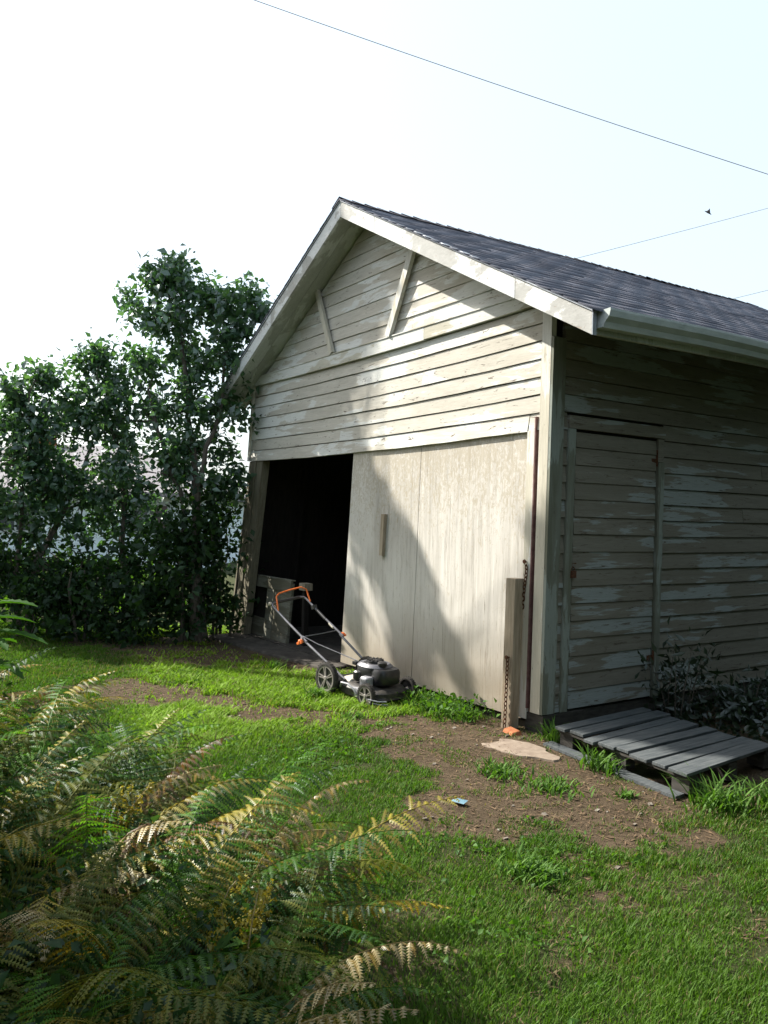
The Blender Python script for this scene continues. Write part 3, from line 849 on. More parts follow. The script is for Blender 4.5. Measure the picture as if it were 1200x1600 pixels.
br = MB(); br.box(-4.06, -4.0, 0.22, 0.28, -0.105, 0.528); br.build('support_stick', M['dark_wood'])
tag(bpy.data.objects['support_stick'], 'dark upright stick beside the old cabinet under the pale wood block', 'stick')

# pallet
pal = empty('wooden_pallet', (0.8, 0.3, GZ), 'grey weathered shipping pallet lying on the ground beside the side door', 'pallet')
E1 = Vector((0.993, -0.115, 0.0)); E2 = Vector((-0.075, 0.997, 0.0)); O = Vector((0.275, -0.135, 0))
bw = [0.10, 0.13, 0.09, 0.14, 0.10, 0.14, 0.10, 0.135]
tot = sum(bw); gap = (1.12 - tot) / (len(bw) - 1)
a = 0
for k, b_ in enumerate(bw):
    e = random.uniform(-0.02, 0.012); zt = -0.006 + random.uniform(-0.006, 0.006)
    c = O + E1 * (a + b_ / 2) + E2 * (0.5 + e)
    m_ = MB()
    dl = random.uniform(-0.012, 0.012)
    m_.obox((c.x, c.y, zt - 0.010), E1 * (b_ / 2), E2 * 0.5 + E1 * dl + Vector((0, 0, random.uniform(-0.004, 0.006))), Vector((0, 0, 0.010)))
    m_.build('deck_board', M['pallet'], pal, bevel=0.003)
    a += b_ + gap
for i, u_ in enumerate((0.03, 0.50, 0.97)):
    c = O + E2 * (0.035 + 0.93 * u_ * 1.0) + E1 * 0.56
    MB().obox((c.x, c.y, -0.037), E1 * 0.555, E2 * 0.045, Vector((0, 0, 0.0095))).build('stringer_board', M['pallet_dark'], pal)
    for t_ in (0.07, 0.56, 1.05):
        c = O + E2 * (0.05 + 0.90 * u_) + E1 * t_
        MB().obox((c.x, c.y, -0.089), E1 * 0.065, E2 * 0.048, Vector((0, 0, 0.042))).build('block', M['pallet_dark'] if i else M['pallet_dark'], pal, bevel=0.003)
c = O + E2 * (-0.015) + E1 * 0.50
MB().obox((c.x, c.y, -0.140), E1 * 0.58, E2 * 0.045, Vector((0, 0, 0.009))).build('bottom_board', M['pallet'], pal)

# pale slab patch, litter, stones
n_ = 22
cx, cy = 0.20, -0.40
ring = []
for i in range(n_):
    a = 2 * math.pi * i / n_
    rr = 1 + 0.16 * math.sin(3 * a + 1) + 0.10 * math.sin(5 * a) + 0.06 * math.sin(9 * a + 2)
    ring.append((cx + 0.26 * rr * math.cos(a) * 1.05 + 0.05 * math.sin(a), cy + 0.17 * rr * math.sin(a)))
m_ = MB()
zc = GZ + 0.006
m_.v = [(x, y, GZ - 0.03) for x, y in ring] + [(cx + (x - cx) * 0.93, cy + (y - cy) * 0.93, zc + 0.004) for x, y in ring] + [(cx, cy, zc + 0.012)]
m_.f = [(i, (i + 1) % n_, n_ + (i + 1) % n_, n_ + i) for i in range(n_)] + [(n_ + i, n_ + (i + 1) % n_, 2 * n_) for i in range(n_)]
tag(m_.build('stepping_stone', M['pale_stone'], smooth=True), 'pale flat worn stone sunk in the soil in front of the garage corner', 'stone')
m_ = MB()
m_.v = [(0.755, -1.43, -0.135), (0.79, -1.46, -0.125), (0.85, -1.425, -0.13), (0.845, -1.39, -0.118), (0.80, -1.40, -0.13), (0.80, -1.425, -0.112)]
m_.f = [(0, 1, 5), (1, 2, 5), (2, 3, 5), (3, 4, 5), (4, 0, 5)]
tag(m_.build('wrapper', M['blue']), 'crumpled pale blue plastic wrapper lying in the grass at the edge of the bare soil', 'litter')

# ------------------------------------------------------------------ lawn mower (local frame: x forward, y left, z up)
mower = empty('lawn_mower', (-1.87, -0.70, GZ), 'black push lawn mower with orange bail handle standing before the sliding door', 'lawn mower')
A_ = math.radians(9)
MM = Matrix.Translation(Vector((-1.875, -0.70, GZ + 0.004))) @ Matrix.Rotation(A_, 4, 'Z') @ Matrix.Rotation(math.radians(2.5), 4, 'Y')
def mb(m_, name, mat, parent=None, smooth=False, bevel=0.0):
    return m_.build(name, M[mat], parent or mower, smooth=smooth, bevel=bevel, mtx=MM)
def wheel(x, y, rad, wd, o=1):
    root = empty('wheel', MM @ Vector((x, y, rad)), parent=mower)
    ax = (0, 1, 0); c = (x, y - wd / 2, rad)
    t_ = MB(); t_.lathe(c, ax, [(rad * 0.80, 0.0), (rad * 0.93, 0.0), (rad, wd * 0.16), (rad, wd * 0.84), (rad * 0.93, wd), (rad * 0.80, wd), (rad * .80, wd * .5)], 32)
    # keep the hole: the tyre is a closed band
    t_.f = t_.f[:-2]
    nn = 32; b = 6 * nn
    t_.f += [(b + j, b + (j + 1) % nn, (j + 1) % nn, j) for j in range(nn)]
    mb(t_, 'tyre', 'rubber', root, smooth=True)
    tr = MB()
    for k in range(26):
        a = 2 * math.pi * k / 26
        e = Vector((math.cos(a), 0, math.sin(a))); q = Vector((-math.sin(a), 0, math.cos(a)))
        tr.obox(Vector((x, y, rad)) + e * rad, e * 0.002, Vector((0, wd * 0.42, 0)), q * 0.004)
    mb(tr, 'tread', 'rubber', root)
    rm = MB()
    rr = rad * 0.78
    rm.lathe((x, y - o * wd * 0.42, rad), ax, [(rr * 0.88, 0.0), (rr * 1.02, 0.0), (rr * 1.02, 0.010), (rr * 0.88, 0.010), (rr * 0.88, 0.0)], 28)
    rm.f = rm.f[:-2]
    rm.lathe((x, y - o * wd * 0.48, rad), (0, o, 0), [(rr * 0.14, -0.002), (rr * 0.22, 0.004), (rr * 0.22, 0.03)], 14)
    for k in range(5):
        a = 2 * math.pi * k / 5 + 0.5
        for da in (-0.13, 0.13):
            e1 = Vector((math.cos(a + da * 1.6), 0, math.sin(a + da * 1.6))) * rr * 0.18
            e2 = Vector((math.cos(a + da), 0, math.sin(a + da))) * rr * 0.93
            q = Vector((-math.sin(a), 0, math.cos(a))) * rr * 0.045
            cc = Vector((x, y - o * (wd * 0.42 - 0.004), rad))
            dyv = Vector((0, 0.004, 0))
            rm.hexa([cc + e1 - q - dyv, cc + e2 - q - dyv, cc + e2 - q + dyv, cc + e1 - q + dyv,
                     cc + e1 + q - dyv, cc + e2 + q - dyv, cc + e2 + q + dyv, cc + e1 + q + dyv])
    mb(rm, 'rim', 'rim', root)
    MB_ = MB(); MB_.lathe((x, y - o * wd * 0.2, rad), (0, o, 0), [(rr * 0.9, 0), (rr * 0.9, 0.01)], 24); mb(MB_, 'hub_disc', 'black_plastic', root)
wheel(0.0, 0.0, 0.138, 0.046); wheel(0.0, 0.47, 0.138, 0.046, -1)
wheel(0.515, 0.0, 0.098, 0.042); wheel(0.515, 0.47, 0.098, 0.042, -1)
# deck: rounded pan
dk = MB()
def outline(cx, cy, hx, hy, n=28, p=3.2):
    return [(cx + hx * math.copysign(abs(math.cos(t)) ** (2 / p), math.cos(t)), cy + hy * math.copysign(abs(math.sin(t)) ** (2 / p), math.sin(t))) for t in np.linspace(0, 2 * math.pi, n + 1)[:-1]]
lv = [(0.27, 0.235, 0.045), (0.285, 0.245, 0.055), (0.285, 0.245, 0.11), (0.26, 0.22, 0.135), (0.17, 0.15, 0.145)]
for (hx, hy, z) in lv: dk.v += [(x, y, z) for x, y in outline(0.335, 0.235, hx, hy * 0.88)]
for i in range(len(lv) - 1):
    for j in range(28): dk.f.append((i * 28 + j, i * 28 + (j + 1) % 28, (i + 1) * 28 + (j + 1) % 28, (i + 1) * 28 + j))
dk.f.append(tuple((len(lv) - 1) * 28 + j for j in range(28)))
mb(dk, 'deck', 'deck', smooth=True)
m_ = MB(); m_.hexa([(0.19, 0.035, 0.06), (0.43, 0.010, 0.05), (0.43, 0.04, 0.05), (0.19, 0.06, 0.06), (0.19, 0.035, 0.115), (0.40, 0.012, 0.135), (0.40, 0.04, 0.135), (0.19, 0.06, 0.115)])
mb(m_, 'deck_side_plate', 'silver', bevel=0.006)
m_ = MB(); m_.tube([(0.16, 0.02, 0.10), (0.20, -0.005, 0.145), (0.29, -0.008, 0.15), (0.36, -0.006, 0.12), (0.39, 0.0, 0.085)], 0.009, 8); mb(m_, 'height_lever', 'silver', smooth=True)
m_ = MB(); m_.hexa([(0.05, 0.10, 0.12), (0.20, 0.06, 0.12), (0.22, 0.30, 0.12), (0.05, 0.42, 0.12), (0.09, 0.13, 0.165), (0.20, 0.10, 0.16), (0.21, 0.30, 0.16), (0.08, 0.38, 0.17)])
mb(m_, 'rear_chute', 'dust', bevel=0.015)
m_ = MB(); m_.hexa([(-0.03, 0.06, 0.05), (0.10, 0.05, 0.05), (0.10, 0.50, 0.05), (-0.03, 0.49, 0.05), (0.02, 0.06, 0.16), (0.10, 0.05, 0.13), (0.10, 0.50, 0.13), (0.02, 0.49, 0.16)])
mb(m_, 'rear_flap', 'black_plastic', bevel=0.01)
m_ = MB(); m_.tube([(0.515, -0.01, 0.098), (0.515, 0.47, 0.098)], 0.010, 8); m_.tube([(0.0, -0.01, 0.138), (0.0, 0.47, 0.138)], 0.010, 8)
mb(m_, 'axle', 'steel', smooth=True)
m_ = MB(); m_.hexa([(0.55, 0.04, 0.07), (0.63, 0.10, 0.055), (0.63, 0.36, 0.055), (0.55, 0.42, 0.07), (0.53, 0.06, 0.12), (0.60, 0.12, 0.095), (0.60, 0.34, 0.095), (0.53, 0.40, 0.12)])
mb(m_, 'front_bumper', 'deck', bevel=0.012)
m_ = MB(); m_.tube([(0.57, -0.03, 0.085), (0.66, 0.0, 0.082), (0.69, 0.06, 0.080)], 0.006, 6); m_.tube([(0.58, -0.02, 0.060), (0.66, 0.01, 0.057), (0.70, 0.07, 0.055)], 0.005, 6)
mb(m_, 'trim_strip', 'silver', smooth=True)
# engine
eng = empty('engine', MM @ Vector((0.36, 0.27, 0.145)), parent=mower)
def lvl(m_, cx, cy, levels, n=24, p=2.6):
    b = len(m_.v)
    for (hx, hy, z, *o_) in levels:
        ox = o_[0] if o_ else 0
        m_.v += [(x, y, z) for x, y in outline(cx + ox, cy, hx, hy, n, p)]
    for i in range(len(levels) - 1):
        for j in range(n): m_.f.append((b + i * n + j, b + i * n + (j + 1) % n, b + (i + 1) * n + (j + 1) % n, b + (i + 1) * n + j))
    m_.f.append(tuple(b + j for j in reversed(range(n)))); m_.f.append(tuple(b + (len(levels) - 1) * n + j for j in range(n)))
    return m_
mb(lvl(MB(), 0.35, 0.235, [(0.13, 0.12, 0.14), (0.125, 0.115, 0.19), (0.11, 0.11, 0.20)]), 'crankcase', 'deck', eng, True)
mb(lvl(MB(), 0.345, 0.235, [(0.125, 0.125, 0.20), (0.14, 0.135, 0.215), (0.142, 0.137, 0.285), (0.125, 0.12, 0.31), (0.08, 0.08, 0.318)]), 'blower_housing', 'black_plastic', eng, True)
mb(lvl(MB(), 0.345, 0.235, [(0.145, 0.139, 0.288), (0.145, 0.139, 0.294), (0.12, 0.116, 0.316)]), 'housing_rim', 'steel', eng, True)
m_ = MB(); lvl(m_, 0.345, 0.235, [(0.078, 0.078, 0.316), (0.075, 0.075, 0.335), (0.06, 0.06, 0.342)], p=2)
for k in range(12):
    a = 2 * math.pi * k / 12
    m_.obox((0.345 + 0.05 * math.cos(a), 0.235 + 0.05 * math.sin(a), 0.343), (0.022 * math.cos(a), 0.022 * math.sin(a), 0), (-0.005 * math.sin(a), 0.005 * math.cos(a), 0), (0, 0, 0.004))
mb(m_, 'starter_screen', 'black_plastic', eng, True)
mb(lvl(MB(), 0.475, 0.235, [(0.085, 0.11, 0.165), (0.10, 0.12, 0.185), (0.10, 0.12, 0.265), (0.085, 0.11, 0.29)], p=3), 'fuel_tank', 'black_plastic', eng, True)
m_ = MB(); m_.lathe((0.46, 0.21, 0.285), (0, 0, 1), [(0.028, 0), (0.028, 0.02), (0.04, 0.025), (0.042, 0.05), (0.03, 0.058)], 16); mb(m_, 'fuel_cap', 'black_plastic', eng, True)
mb(lvl(MB(), 0.415, 0.085, [(0.038, 0.035, 0.145), (0.048, 0.042, 0.155), (0.048, 0.042, 0.215), (0.038, 0.034, 0.225)], p=4), 'muffler_cover', 'silver', eng, True)
m_ = MB()
for k in range(4): m_.box(0.375, 0.455, 0.039, 0.043, 0.163 + 0.013 * k, 0.168 + 0.013 * k)
mb(m_, 'muffler_rib', 'steel', eng)
mb(lvl(MB(), 0.27, 0.13, [(0.03, 0.04, 0.16), (0.045, 0.05, 0.18), (0.045, 0.05, 0.235), (0.03, 0.04, 0.245)], p=3), 'air_filter_box', 'black_plastic', eng, True)
m_ = MB(); m_.box(0.18, 0.23, 0.12, 0.17, 0.28, 0.31); m_.tube([(0.21, 0.15, 0.28), (0.20, 0.14, 0.20)], 0.008, 6); mb(m_, 'recoil_grip', 'black_plastic', eng, bevel=0.004)
# handle
N1 = [(0.16, 0.075, 0.145), (-0.45, 0.075, 0.385), (-0.985, 0.075, 0.640)]
F1 = [(0.10, 0.475, 0.150), (-0.42, 0.475, 0.41), (-0.985, 0.475, 0.685)]
m_ = MB(); m_.tube([N1[0], N1[1]], 0.0115, 10); m_.tube([F1[0], F1[1]], 0.0115, 10); mb(m_, 'lower_handle', 'steel', smooth=True)
def bez(p): return p
nb = Vector(N1[2]); fb = Vector(F1[2])
up = [Vector(N1[1]) + Vector((0.05, 0.0, -0.01))] + [Vector(N1[1]).lerp(nb, 0.5), nb - (nb - Vector(N1[1])).normalized() * 0.04, nb + Vector((0, 0.012, 0)), nb + Vector((-0.008, 0.05, 0.006)),
      fb + Vector((-0.008, -0.05, 0)), fb + Vector((0, -0.012, 0)), fb - (fb - Vector(F1[1])).normalized() * 0.04, Vector(F1[1]).lerp(fb, 0.5), Vector(F1[1]) + Vector((0.05, 0.0, -0.01))]
m_ = MB(); m_.tube(up, 0.0112, 10); mb(m_, 'upper_handle', 'steel', smooth=True)
m_ = MB(); m_.tube([nb + Vector((-0.009, 0.06, 0.007)), fb + Vector((-0.009, -0.06, 0))], 0.0145, 10); mb(m_, 'grip', 'black_plastic', smooth=True)
m_ = MB(); m_.lathe(nb + Vector((0, -0.012, 0)), (0, -1, 0), [(0.017, -0.01), (0.017, 0.006), (0.010, 0.012)], 12); mb(m_, 'handle_plug', 'dust', smooth=True)
bl = [Vector((-0.86, 0.078, 0.575)), Vector((-0.895, 0.078, 0.68)), Vector((-0.93, 0.095, 0.715)), Vector((-0.985, 0.16, 0.735)), Vector((-1.0, 0.30, 0.762)), Vector((-0.99, 0.43, 0.785)), Vector((-0.955, 0.468, 0.765)), Vector((-0.89, 0.475, 0.655))]
m_ = MB(); m_.tube(bl, 0.0075, 8); mb(m_, 'bail_bar', 'orange', smooth=True)
for (x, y, z, s_) in ((-0.45, 0.05, 0.372, -1), (-0.42, 0.50, 0.405, 1)):
    m_ = MB(); m_.lathe((x, y, z), (0, s_, 0), [(0.012, -0.02), (0.02, 0.0), (0.022, 0.022), (0.010, 0.03)], 12)
    m_.obox((x, y + s_ * 0.02, z - 0.012), (0.035, 0, 0.012), (0, 0.006, 0), (-0.004, 0, 0.010)); mb(m_, 'clamp_knob', 'orange', smooth=False, bevel=0.003)
m_ = MB(); m_.lathe((-0.46, 0.055, 0.40), (0, 1, 0), [(0.014, 0.0), (0.014, 0.04)], 10); mb(m_, 'handle_bracket', 'silver')
m_ = MB(); m_.lathe(Vector(F1[1]).lerp(fb, 0.22), Vector(fb) - Vector(F1[1]), [(0.0145, -0.03), (0.0145, 0.04)], 10); mb(m_, 'handle_sleeve', 'dust', smooth=True)
m_ = MB(); m_.lathe(Vector(F1[1]).lerp(fb, 0.55), Vector(fb) - Vector(F1[1]), [(0.015, -0.10), (0.015, 0.06)], 10)
m_.obox(Vector(F1[1]).lerp(fb, 0.72), (0.02, 0, 0.01), (0, 0.02, 0), (-0.008, 0, 0.016)); mb(m_, 'cable_clamp', 'black_plastic', smooth=False)
m_ = MB(); m_.tube([(-0.50, 0.08, 0.42), (-0.3, 0.12, 0.37), (-0.05, 0.20, 0.315), (0.15, 0.22, 0.29)], 0.0048, 6); m_.tube([(-0.47, 0.09, 0.41), (-0.45, 0.25, 0.425), (-0.46, 0.47, 0.44)], 0.0045, 6)
mb(m_, 'control_cable', 'steel', smooth=True)

# ------------------------------------------------------------------ foliage helpers
def unit(v): return v / (np.linalg.norm(v, axis=-1, keepdims=True) + 1e-9)

def leaf_mesh(name, C, size, mat, parent=None, up=0.6, aspect=0.62, rng=R, N=None, spread=0.45, droop=0.0, sharp=True):
    """folded pointed leaves at the points C (n,3)"""
    n = len(C)
    nrm = unit(rng.normal(size=(n, 3)) + np.array([0, 0, up]))
    d = rng.normal(size=(n, 3)); d[:, 2] -= droop
    d = unit(d - nrm * np.sum(d * nrm, 1, keepdims=True))
    s = np.cross(nrm, d)
    L = size * (1 + spread * rng.normal(size=(n, 1))).clip(0.45, 1.7)
    W = L * aspect * 0.5
    fold = nrm * W * 0.45
    p0 = C; p1 = C + d * L * 0.38 + s * W + fold; p2 = C + d * L + nrm * (-0.12 * L); p3 = C + d * L * 0.38 - s * W + fold
    pm = C + d * L * 0.45
    Vv = np.stack([p0, p1, p2, p3, pm], 1).reshape(-1, 3)
    b = np.arange(n)[:, None] * 5
    Ff = np.concatenate([b + np.array([[0, 1, 4]]), b + np.array([[1, 2, 4]]), b + np.array([[2, 3, 4]]), b + np.array([[3, 0, 4]])], 0)
    t = np.repeat(rng.random(n), 5)
    o = fast_mesh(name, Vv, Ff, mat, parent, ('tint', t))
    return o

def crown_points(blobs, per, rng, clump=26, cr_=0.13):
    """leaf clusters at twig ends spread through ellipsoids, denser at the shell"""
    pts = []; tips = []
    for (x, y, z, r) in blobs:
        k = max(6, int(clump * (r / 0.45) ** 2))
        d = unit(rng.normal(size=(k, 3)))
        rr = r * (0.35 + 0.72 * rng.random((k, 1)) ** 0.6)
        c = np.array([x, y, z]) + d * rr * np.array([1.05, 1.05, 0.95])
        tips.append(c)
        m_ = max(4, int(per / clump))
        for cc in c:
            kk = int(m_ * (0.5 + rng.random()))
            pts.append(cc + rng.normal(size=(kk, 3)) * cr_ * (0.6 + 0.7 * rng.random()))
    return np.concatenate(pts), np.concatenate(tips)

def branch(m_, a, b, r0, r1, rng, k=5, wob=0.05, n=6):
    a = np.array(a, float); b = np.array(b, float)
    P = []
    L = np.linalg.norm(b - a)
    off = rng.normal(size=3) * wob * L
    for i in range(k + 1):
        t = i / k
        P.append(tuple(a + (b - a) * t + off * math.sin(math.pi * t) + (rng.normal(size=3) * 0.015 * L if 0 < i < k else 0)))
    m_.tube(P, [r0 + (r1 - r0) * i / k for i in range(k + 1)], n)

def tree(name, base, trunks, blobs, label, cat, per=900, leaf=0.075, mat='lilac', seed=1, clump=26, group=None, twigs=True, cr_=0.13):
    rng = np.random.default_rng(seed)
    root = empty(name, base, label, cat, group)
    m_ = MB()
    nodes = []
    for path, r0, r1 in trunks:
        k = len(path)
        for i in range(k - 1):
            ra = r0 + (r1 - r0) * i / (k - 1); rb = r0 + (r1 - r0) * (i + 1) / (k - 1)
            branch(m_, path[i], path[i + 1], ra, rb, rng, 4, 0.03, 8)
            for t in (0.3, 0.65, 1.0):
                nodes.append((np.array(path[i]) * (1 - t) + np.array(path[i + 1]) * t, rb))
    m_.build('trunk', M['bark'], root, smooth=True)
    pts, tips = crown_points(blobs, per, rng, clump, cr_)
    lb = MB()
    Nn = np.array([q[0] for q in nodes])
    for (x, y, z, r) in blobs:
        c = np.array([x, y, z])
        j = np.argmin(np.linalg.norm(Nn - c, axis=1) + np.maximum(0, Nn[:, 2] - z) * 2)
        branch(lb, Nn[j], c, min(0.03, nodes[j][1] * 0.8), 0.009, rng, 4, 0.08, 5)
        if twigs:
            near = tips[np.linalg.norm(tips - c, axis=1) < r * 1.1]
            for q in near[:: 2]:
                branch(lb, c + (q - c) * 0.1, q, 0.007, 0.002, rng, 2, 0.1, 3)
    lb.build('branches', M['bark'], root)
    o = leaf_mesh('foliage', pts, leaf, M[mat], root, rng=rng, droop=0.4)
    o['kind'] = 'stuff'
    return root

# ------------------------------------------------------------------ trees and hedge on the left
A = [(-5.44, -0.79, 3.98, 0.42), (-5.80, -1.10, 3.88, 0.30), (-5.1, -0.47, 3.82, 0.34), (-4.79, -0.18, 3.85, 0.19), (-5.51, -0.71, 3.53, 0.40), (-5.15, -0.35, 3.29, 0.35), (-5.93, -0.97, 3.32, 0.30), (-5.46, -0.63, 2.82, 0.42), (-5.05, -0.38, 2.57, 0.28), (-6.09, -1.02, 2.69, 0.30), (-5.37, -0.62, 2.11, 0.44), (-5.1, -0.42, 1.85, 0.26), (-5.68, -0.93, 1.86, 0.42), (-6.19, -1.35, 2.59, 0.28), (-4.95, -0.3, 3.55, 0.16), (-5.3, -0.9, 4.30, 0.15), (-5.62, -1.0, 4.26, 0.12)]
tree('lilac_tree', (-5.01, -0.63, GZ),
     [([(-5.01, -0.63, -0.2), (-5.03, -0.67, 0.64), (-5.14, -0.66, 1.4), (-5.26, -0.68, 2.17), (-5.41, -0.73, 2.96), (-5.58, -0.81, 3.75)], 0.07, 0.022),
      ([(-5.05, -0.60, -0.2), (-5.12, -0.65, 1.71), (-5.09, -0.42, 2.57), (-5.01, -0.32, 3.6)], 0.045, 0.014),
      ([(-4.99, -0.58, -0.1), (-5.25, -0.75, 1.1), (-5.49, -0.84, 1.82), (-5.77, -1.08, 2.9)], 0.05, 0.014)],
     A, 'tallest lilac tree with slender forked trunks right against the garage eave', 'tree', 1080, 0.080, 'lilac', 3, 15, cr_=0.10)
B = [(-6.37, -2.34, 2.60, 0.38), (-6.48, -2.5, 2.80, 0.20), (-6.45, -1.91, 2.30, 0.46), (-6.48, -2.48, 1.97, 0.46), (-6.51, -2.17, 1.45, 0.50), (-6.41, -1.66, 1.5, 0.46), (-6.7, -2.9, 2.1, 0.5), (-6.35, -2.2, 3.05, 0.14)]
tree('lilac_tree', (-6.25, -2.29, GZ),
     [([(-6.25, -2.29, -0.2), (-6.29, -2.2, 0.81), (-6.29, -1.85, 1.6), (-6.35, -1.58, 2.26)], 0.055, 0.018),
      ([(-6.31, -2.38, -0.2), (-6.43, -2.39, 0.96), (-6.37, -2.32, 2.4)], 0.04, 0.015)],
     B, 'lower lilac tree with a dark leaning trunk at the left edge of the yard', 'tree', 1100, 0.080, 'lilac', 5, 17, cr_=0.10)
Cc = [(-6.58, -1.58, 3.08, 0.27), (-6.43, -1.53, 2.59, 0.32), (-6.35, -1.24, 2.90, 0.24), (-6.2, -1.18, 2.28, 0.35), (-6.49, -1.24, 1.54, 0.45), (-6.7, -1.75, 2.8, 0.2), (-6.5, -1.5, 3.35, 0.12)]
tree('lilac_tree', (-5.68, -1.27, GZ),
     [([(-5.68, -1.27, -0.2), (-6.12, -1.22, 1.38), (-6.43, -1.53, 2.8)], 0.05, 0.014)],
     Cc, 'lilac tree of middle height standing between the tallest lilac and the leaning one', 'tree', 1100, 0.080, 'lilac', 9, 17, cr_=0.10)
HB = [
    ([(-6.58, -2.44, 0.80, 0.44), (-6.27, -1.98, 0.62, 0.46), (-6.01, -2.31, 0.23, 0.36), (-7.04, -2.96, 1.33, 0.5), (-7.04, -2.94, 0.5, 0.7)], 'dense hedge bush under the leaning lilac at the far left'),
    ([(-6.02, -1.43, 0.68, 0.48), (-5.78, -1.78, 0.23, 0.42), (-5.44, -1.28, 0.24, 0.44), (-6.1, -1.9, 0.3, 0.4)], 'dense dark hedge bush under the lilac of middle height'),
    ([(-5.47, -0.98, 0.85, 0.5), (-5.15, -0.75, 1.15, 0.42), (-4.97, -0.72, 0.62, 0.40), (-4.98, -0.90, 0.40, 0.42), (-5.3, -1.1, 0.15, 0.4)], 'dense dark hedge bush around the foot of the tallest lilac'),
    ([(-5.20, -0.35, 1.2, 0.32), (-5.25, -0.32, 0.6, 0.34), (-5.35, -0.35, 0.2, 0.32), (-5.5, -0.25, 1.5, 0.35)], 'narrow leafy bush pressed against the left corner of the garage'),
]
for i, (bl_, lab) in enumerate(HB):
    bx, by = bl_[1][0], bl_[1][1]
    tree('hedge_bush', (bx, by, GZ), [([(bx + dx, by + dy, -0.2), (bx + dx * 2, by + dy * 2, bl_[0][2])], 0.022, 0.008) for dx, dy in ((0, 0), (0.12, -0.1), (-0.12, 0.1), (0.05, 0.14))],
         bl_, lab, 'bush', 850, 0.08, 'hedge', 20 + i, 22, 'hedge bushes along the left boundary')

# tree standing left of the frame; only its shade reaches the garage front
rng = np.random.default_rng(77)
SH = [(-1.95, 3.75), (-2.17, 3.425), (-2.544, 3.0), (-2.901, 2.797), (-3.02, 2.492), (-2.871, 2.20), (-2.50, 2.06), (-1.985, 1.495), (-1.474, 1.05), (-1.102, 0.592), (-0.72, 0.0),
      (-1.02, 0.05), (-1.20, 0.30), (-1.45, 0.42), (-1.62, 0.15), (-1.85, 0.35), (-2.15, 0.75), (-2.75, 1.15), (-2.85, 1.9), (-3.6, 2.3), (-4.1, 2.5), (-4.6, 2.3), (-4.9, 2.6), (-4.6, 3.2), (-3.6, 3.8), (-2.7, 4.2)]
cand = rng.random((60000, 2)) * np.array([4.6, 4.4]) + np.array([-5.1, 0.0])
sd = poly_dist(cand[:, 0], cand[:, 1], SH)
dens = np.clip(sd / 0.12, 0, 1) * 0.9 + 0.02 * (sd > -0.10)
# streaky gaps in the lower crown
u_ = cand[:, 0] * 0.9 + cand[:, 1] * 0.55; v_ = cand[:, 0] * -0.55 + cand[:, 1] * 0.9
gapn = vnoise(u_, v_ * 0.35, 6.0)
low = np.clip((2.2 - cand[:, 1]) / 1.0, 0, 1)
leftish = np.clip(((-1.25 - 0.62 * cand[:, 1]) - cand[:, 0]) / 0.5, 0, 1) * low
gap2 = vnoise(u_ + 7, v_ * 0.5, 13.0)
dens = dens * np.where(gapn > 0.76 - 0.22 * leftish, 0.02, 1) * np.where(gap2 > 0.80 - 0.10 * low, 0.03, 1)
cand = cand[rng.random(len(cand)) < dens * 0.85]
ex = np.stack([rng.uniform(-2.72, -2.55, 60), rng.uniform(0.25, 0.75, 60)], 1)
cand = np.concatenate([cand, ex])
t_ = rng.uniform(6.7, 8.0, len(cand))
Pp = np.stack([cand[:, 0] - 0.98 * t_, -0.53 * t_, cand[:, 1] + t_], 1)
nw = 900                                   # low branch whose shade reaches the pallet
wx = rng.uniform(0.15, 1.5, nw); ly_ = -0.13 + 0.31 * wx; wy = ly_ + rng.random(nw) * (0.53 * wx - 0.04 - ly_).clip(0.02, 1)
tw_ = rng.uniform(8.6, 9.8, nw)
Pp = np.concatenate([Pp, np.stack([wx - 0.98 * tw_, wy - 0.53 * tw_, tw_], 1)])
yt = empty('yard_tree', (-8.9, -4.24, GZ), 'tall leafy yard tree left of the garage whose shade falls across its front', 'tree')
tr_ = MB()
branch(tr_, (-8.9, -4.24, -0.2), (-9.0, -4.24, 6.0), 0.15, 0.10, rng, 6, 0.01, 10)
branch(tr_, (-9.0, -4.24, 6.0), (-9.75, -4.24, 8.7), 0.10, 0.07, rng, 5, 0.01, 8)
branch(tr_, (-9.75, -4.24, 8.7), (-10.9, -4.24, 11.0), 0.07, 0.02, rng, 5, 0.02, 8)
tr_.build('trunk', M['bark'], yt, smooth=True)
lb = MB()
for q in Pp[::170]:
    hh = min(max(q[2] - 1.2, 6.0), 10.0)
    bx_ = -9.0 - 0.278 * (hh - 6.0) if hh < 8.7 else -9.75 - 0.50 * (hh - 8.7)
    branch(lb, (bx_, -4.24, hh), q, 0.022, 0.006, rng, 4, 0.04, 5)
lb.build('branches', M['bark'], yt)
o = leaf_mesh('foliage', Pp, 0.14, M['lilac'], yt, rng=rng, aspect=0.75); o['kind'] = 'stuff'

# unseen trees added on the right to hold skylight off the side wall
for i, (x, y, r_, h_, lab) in enumerate(((3.9, 0.6, 1.25, 3.4, 'nearest tree of the unseen row added to shade the right of the garage'), (4.1, 3.4, 1.4, 4.2, 'second tree of the unseen row added to shade the right of the garage'), (4.0, 6.6, 1.6, 5.0, 'farthest tree of the unseen row added to shade the right of the garage'))):
    bl_ = [(x + dx * r_, y + dy * r_, 0.9 + k * (h_ - 1.0) / 3, r_ * (0.8 - 0.08 * k)) for k in range(4) for dx, dy in ((0.15, -0.6), (0.1, 0.6))]
    tree('shading_tree', (x, y, GZ), [([(x, y, -0.2), (x + 0.05, y, h_ * 0.5), (x, y + 0.1, h_)], 0.11, 0.03)], bl_, lab, 'tree', 420, 0.20, 'hedge', 60 + i, 26, 'unseen shading trees added to the right of the garage', False, 0.22)

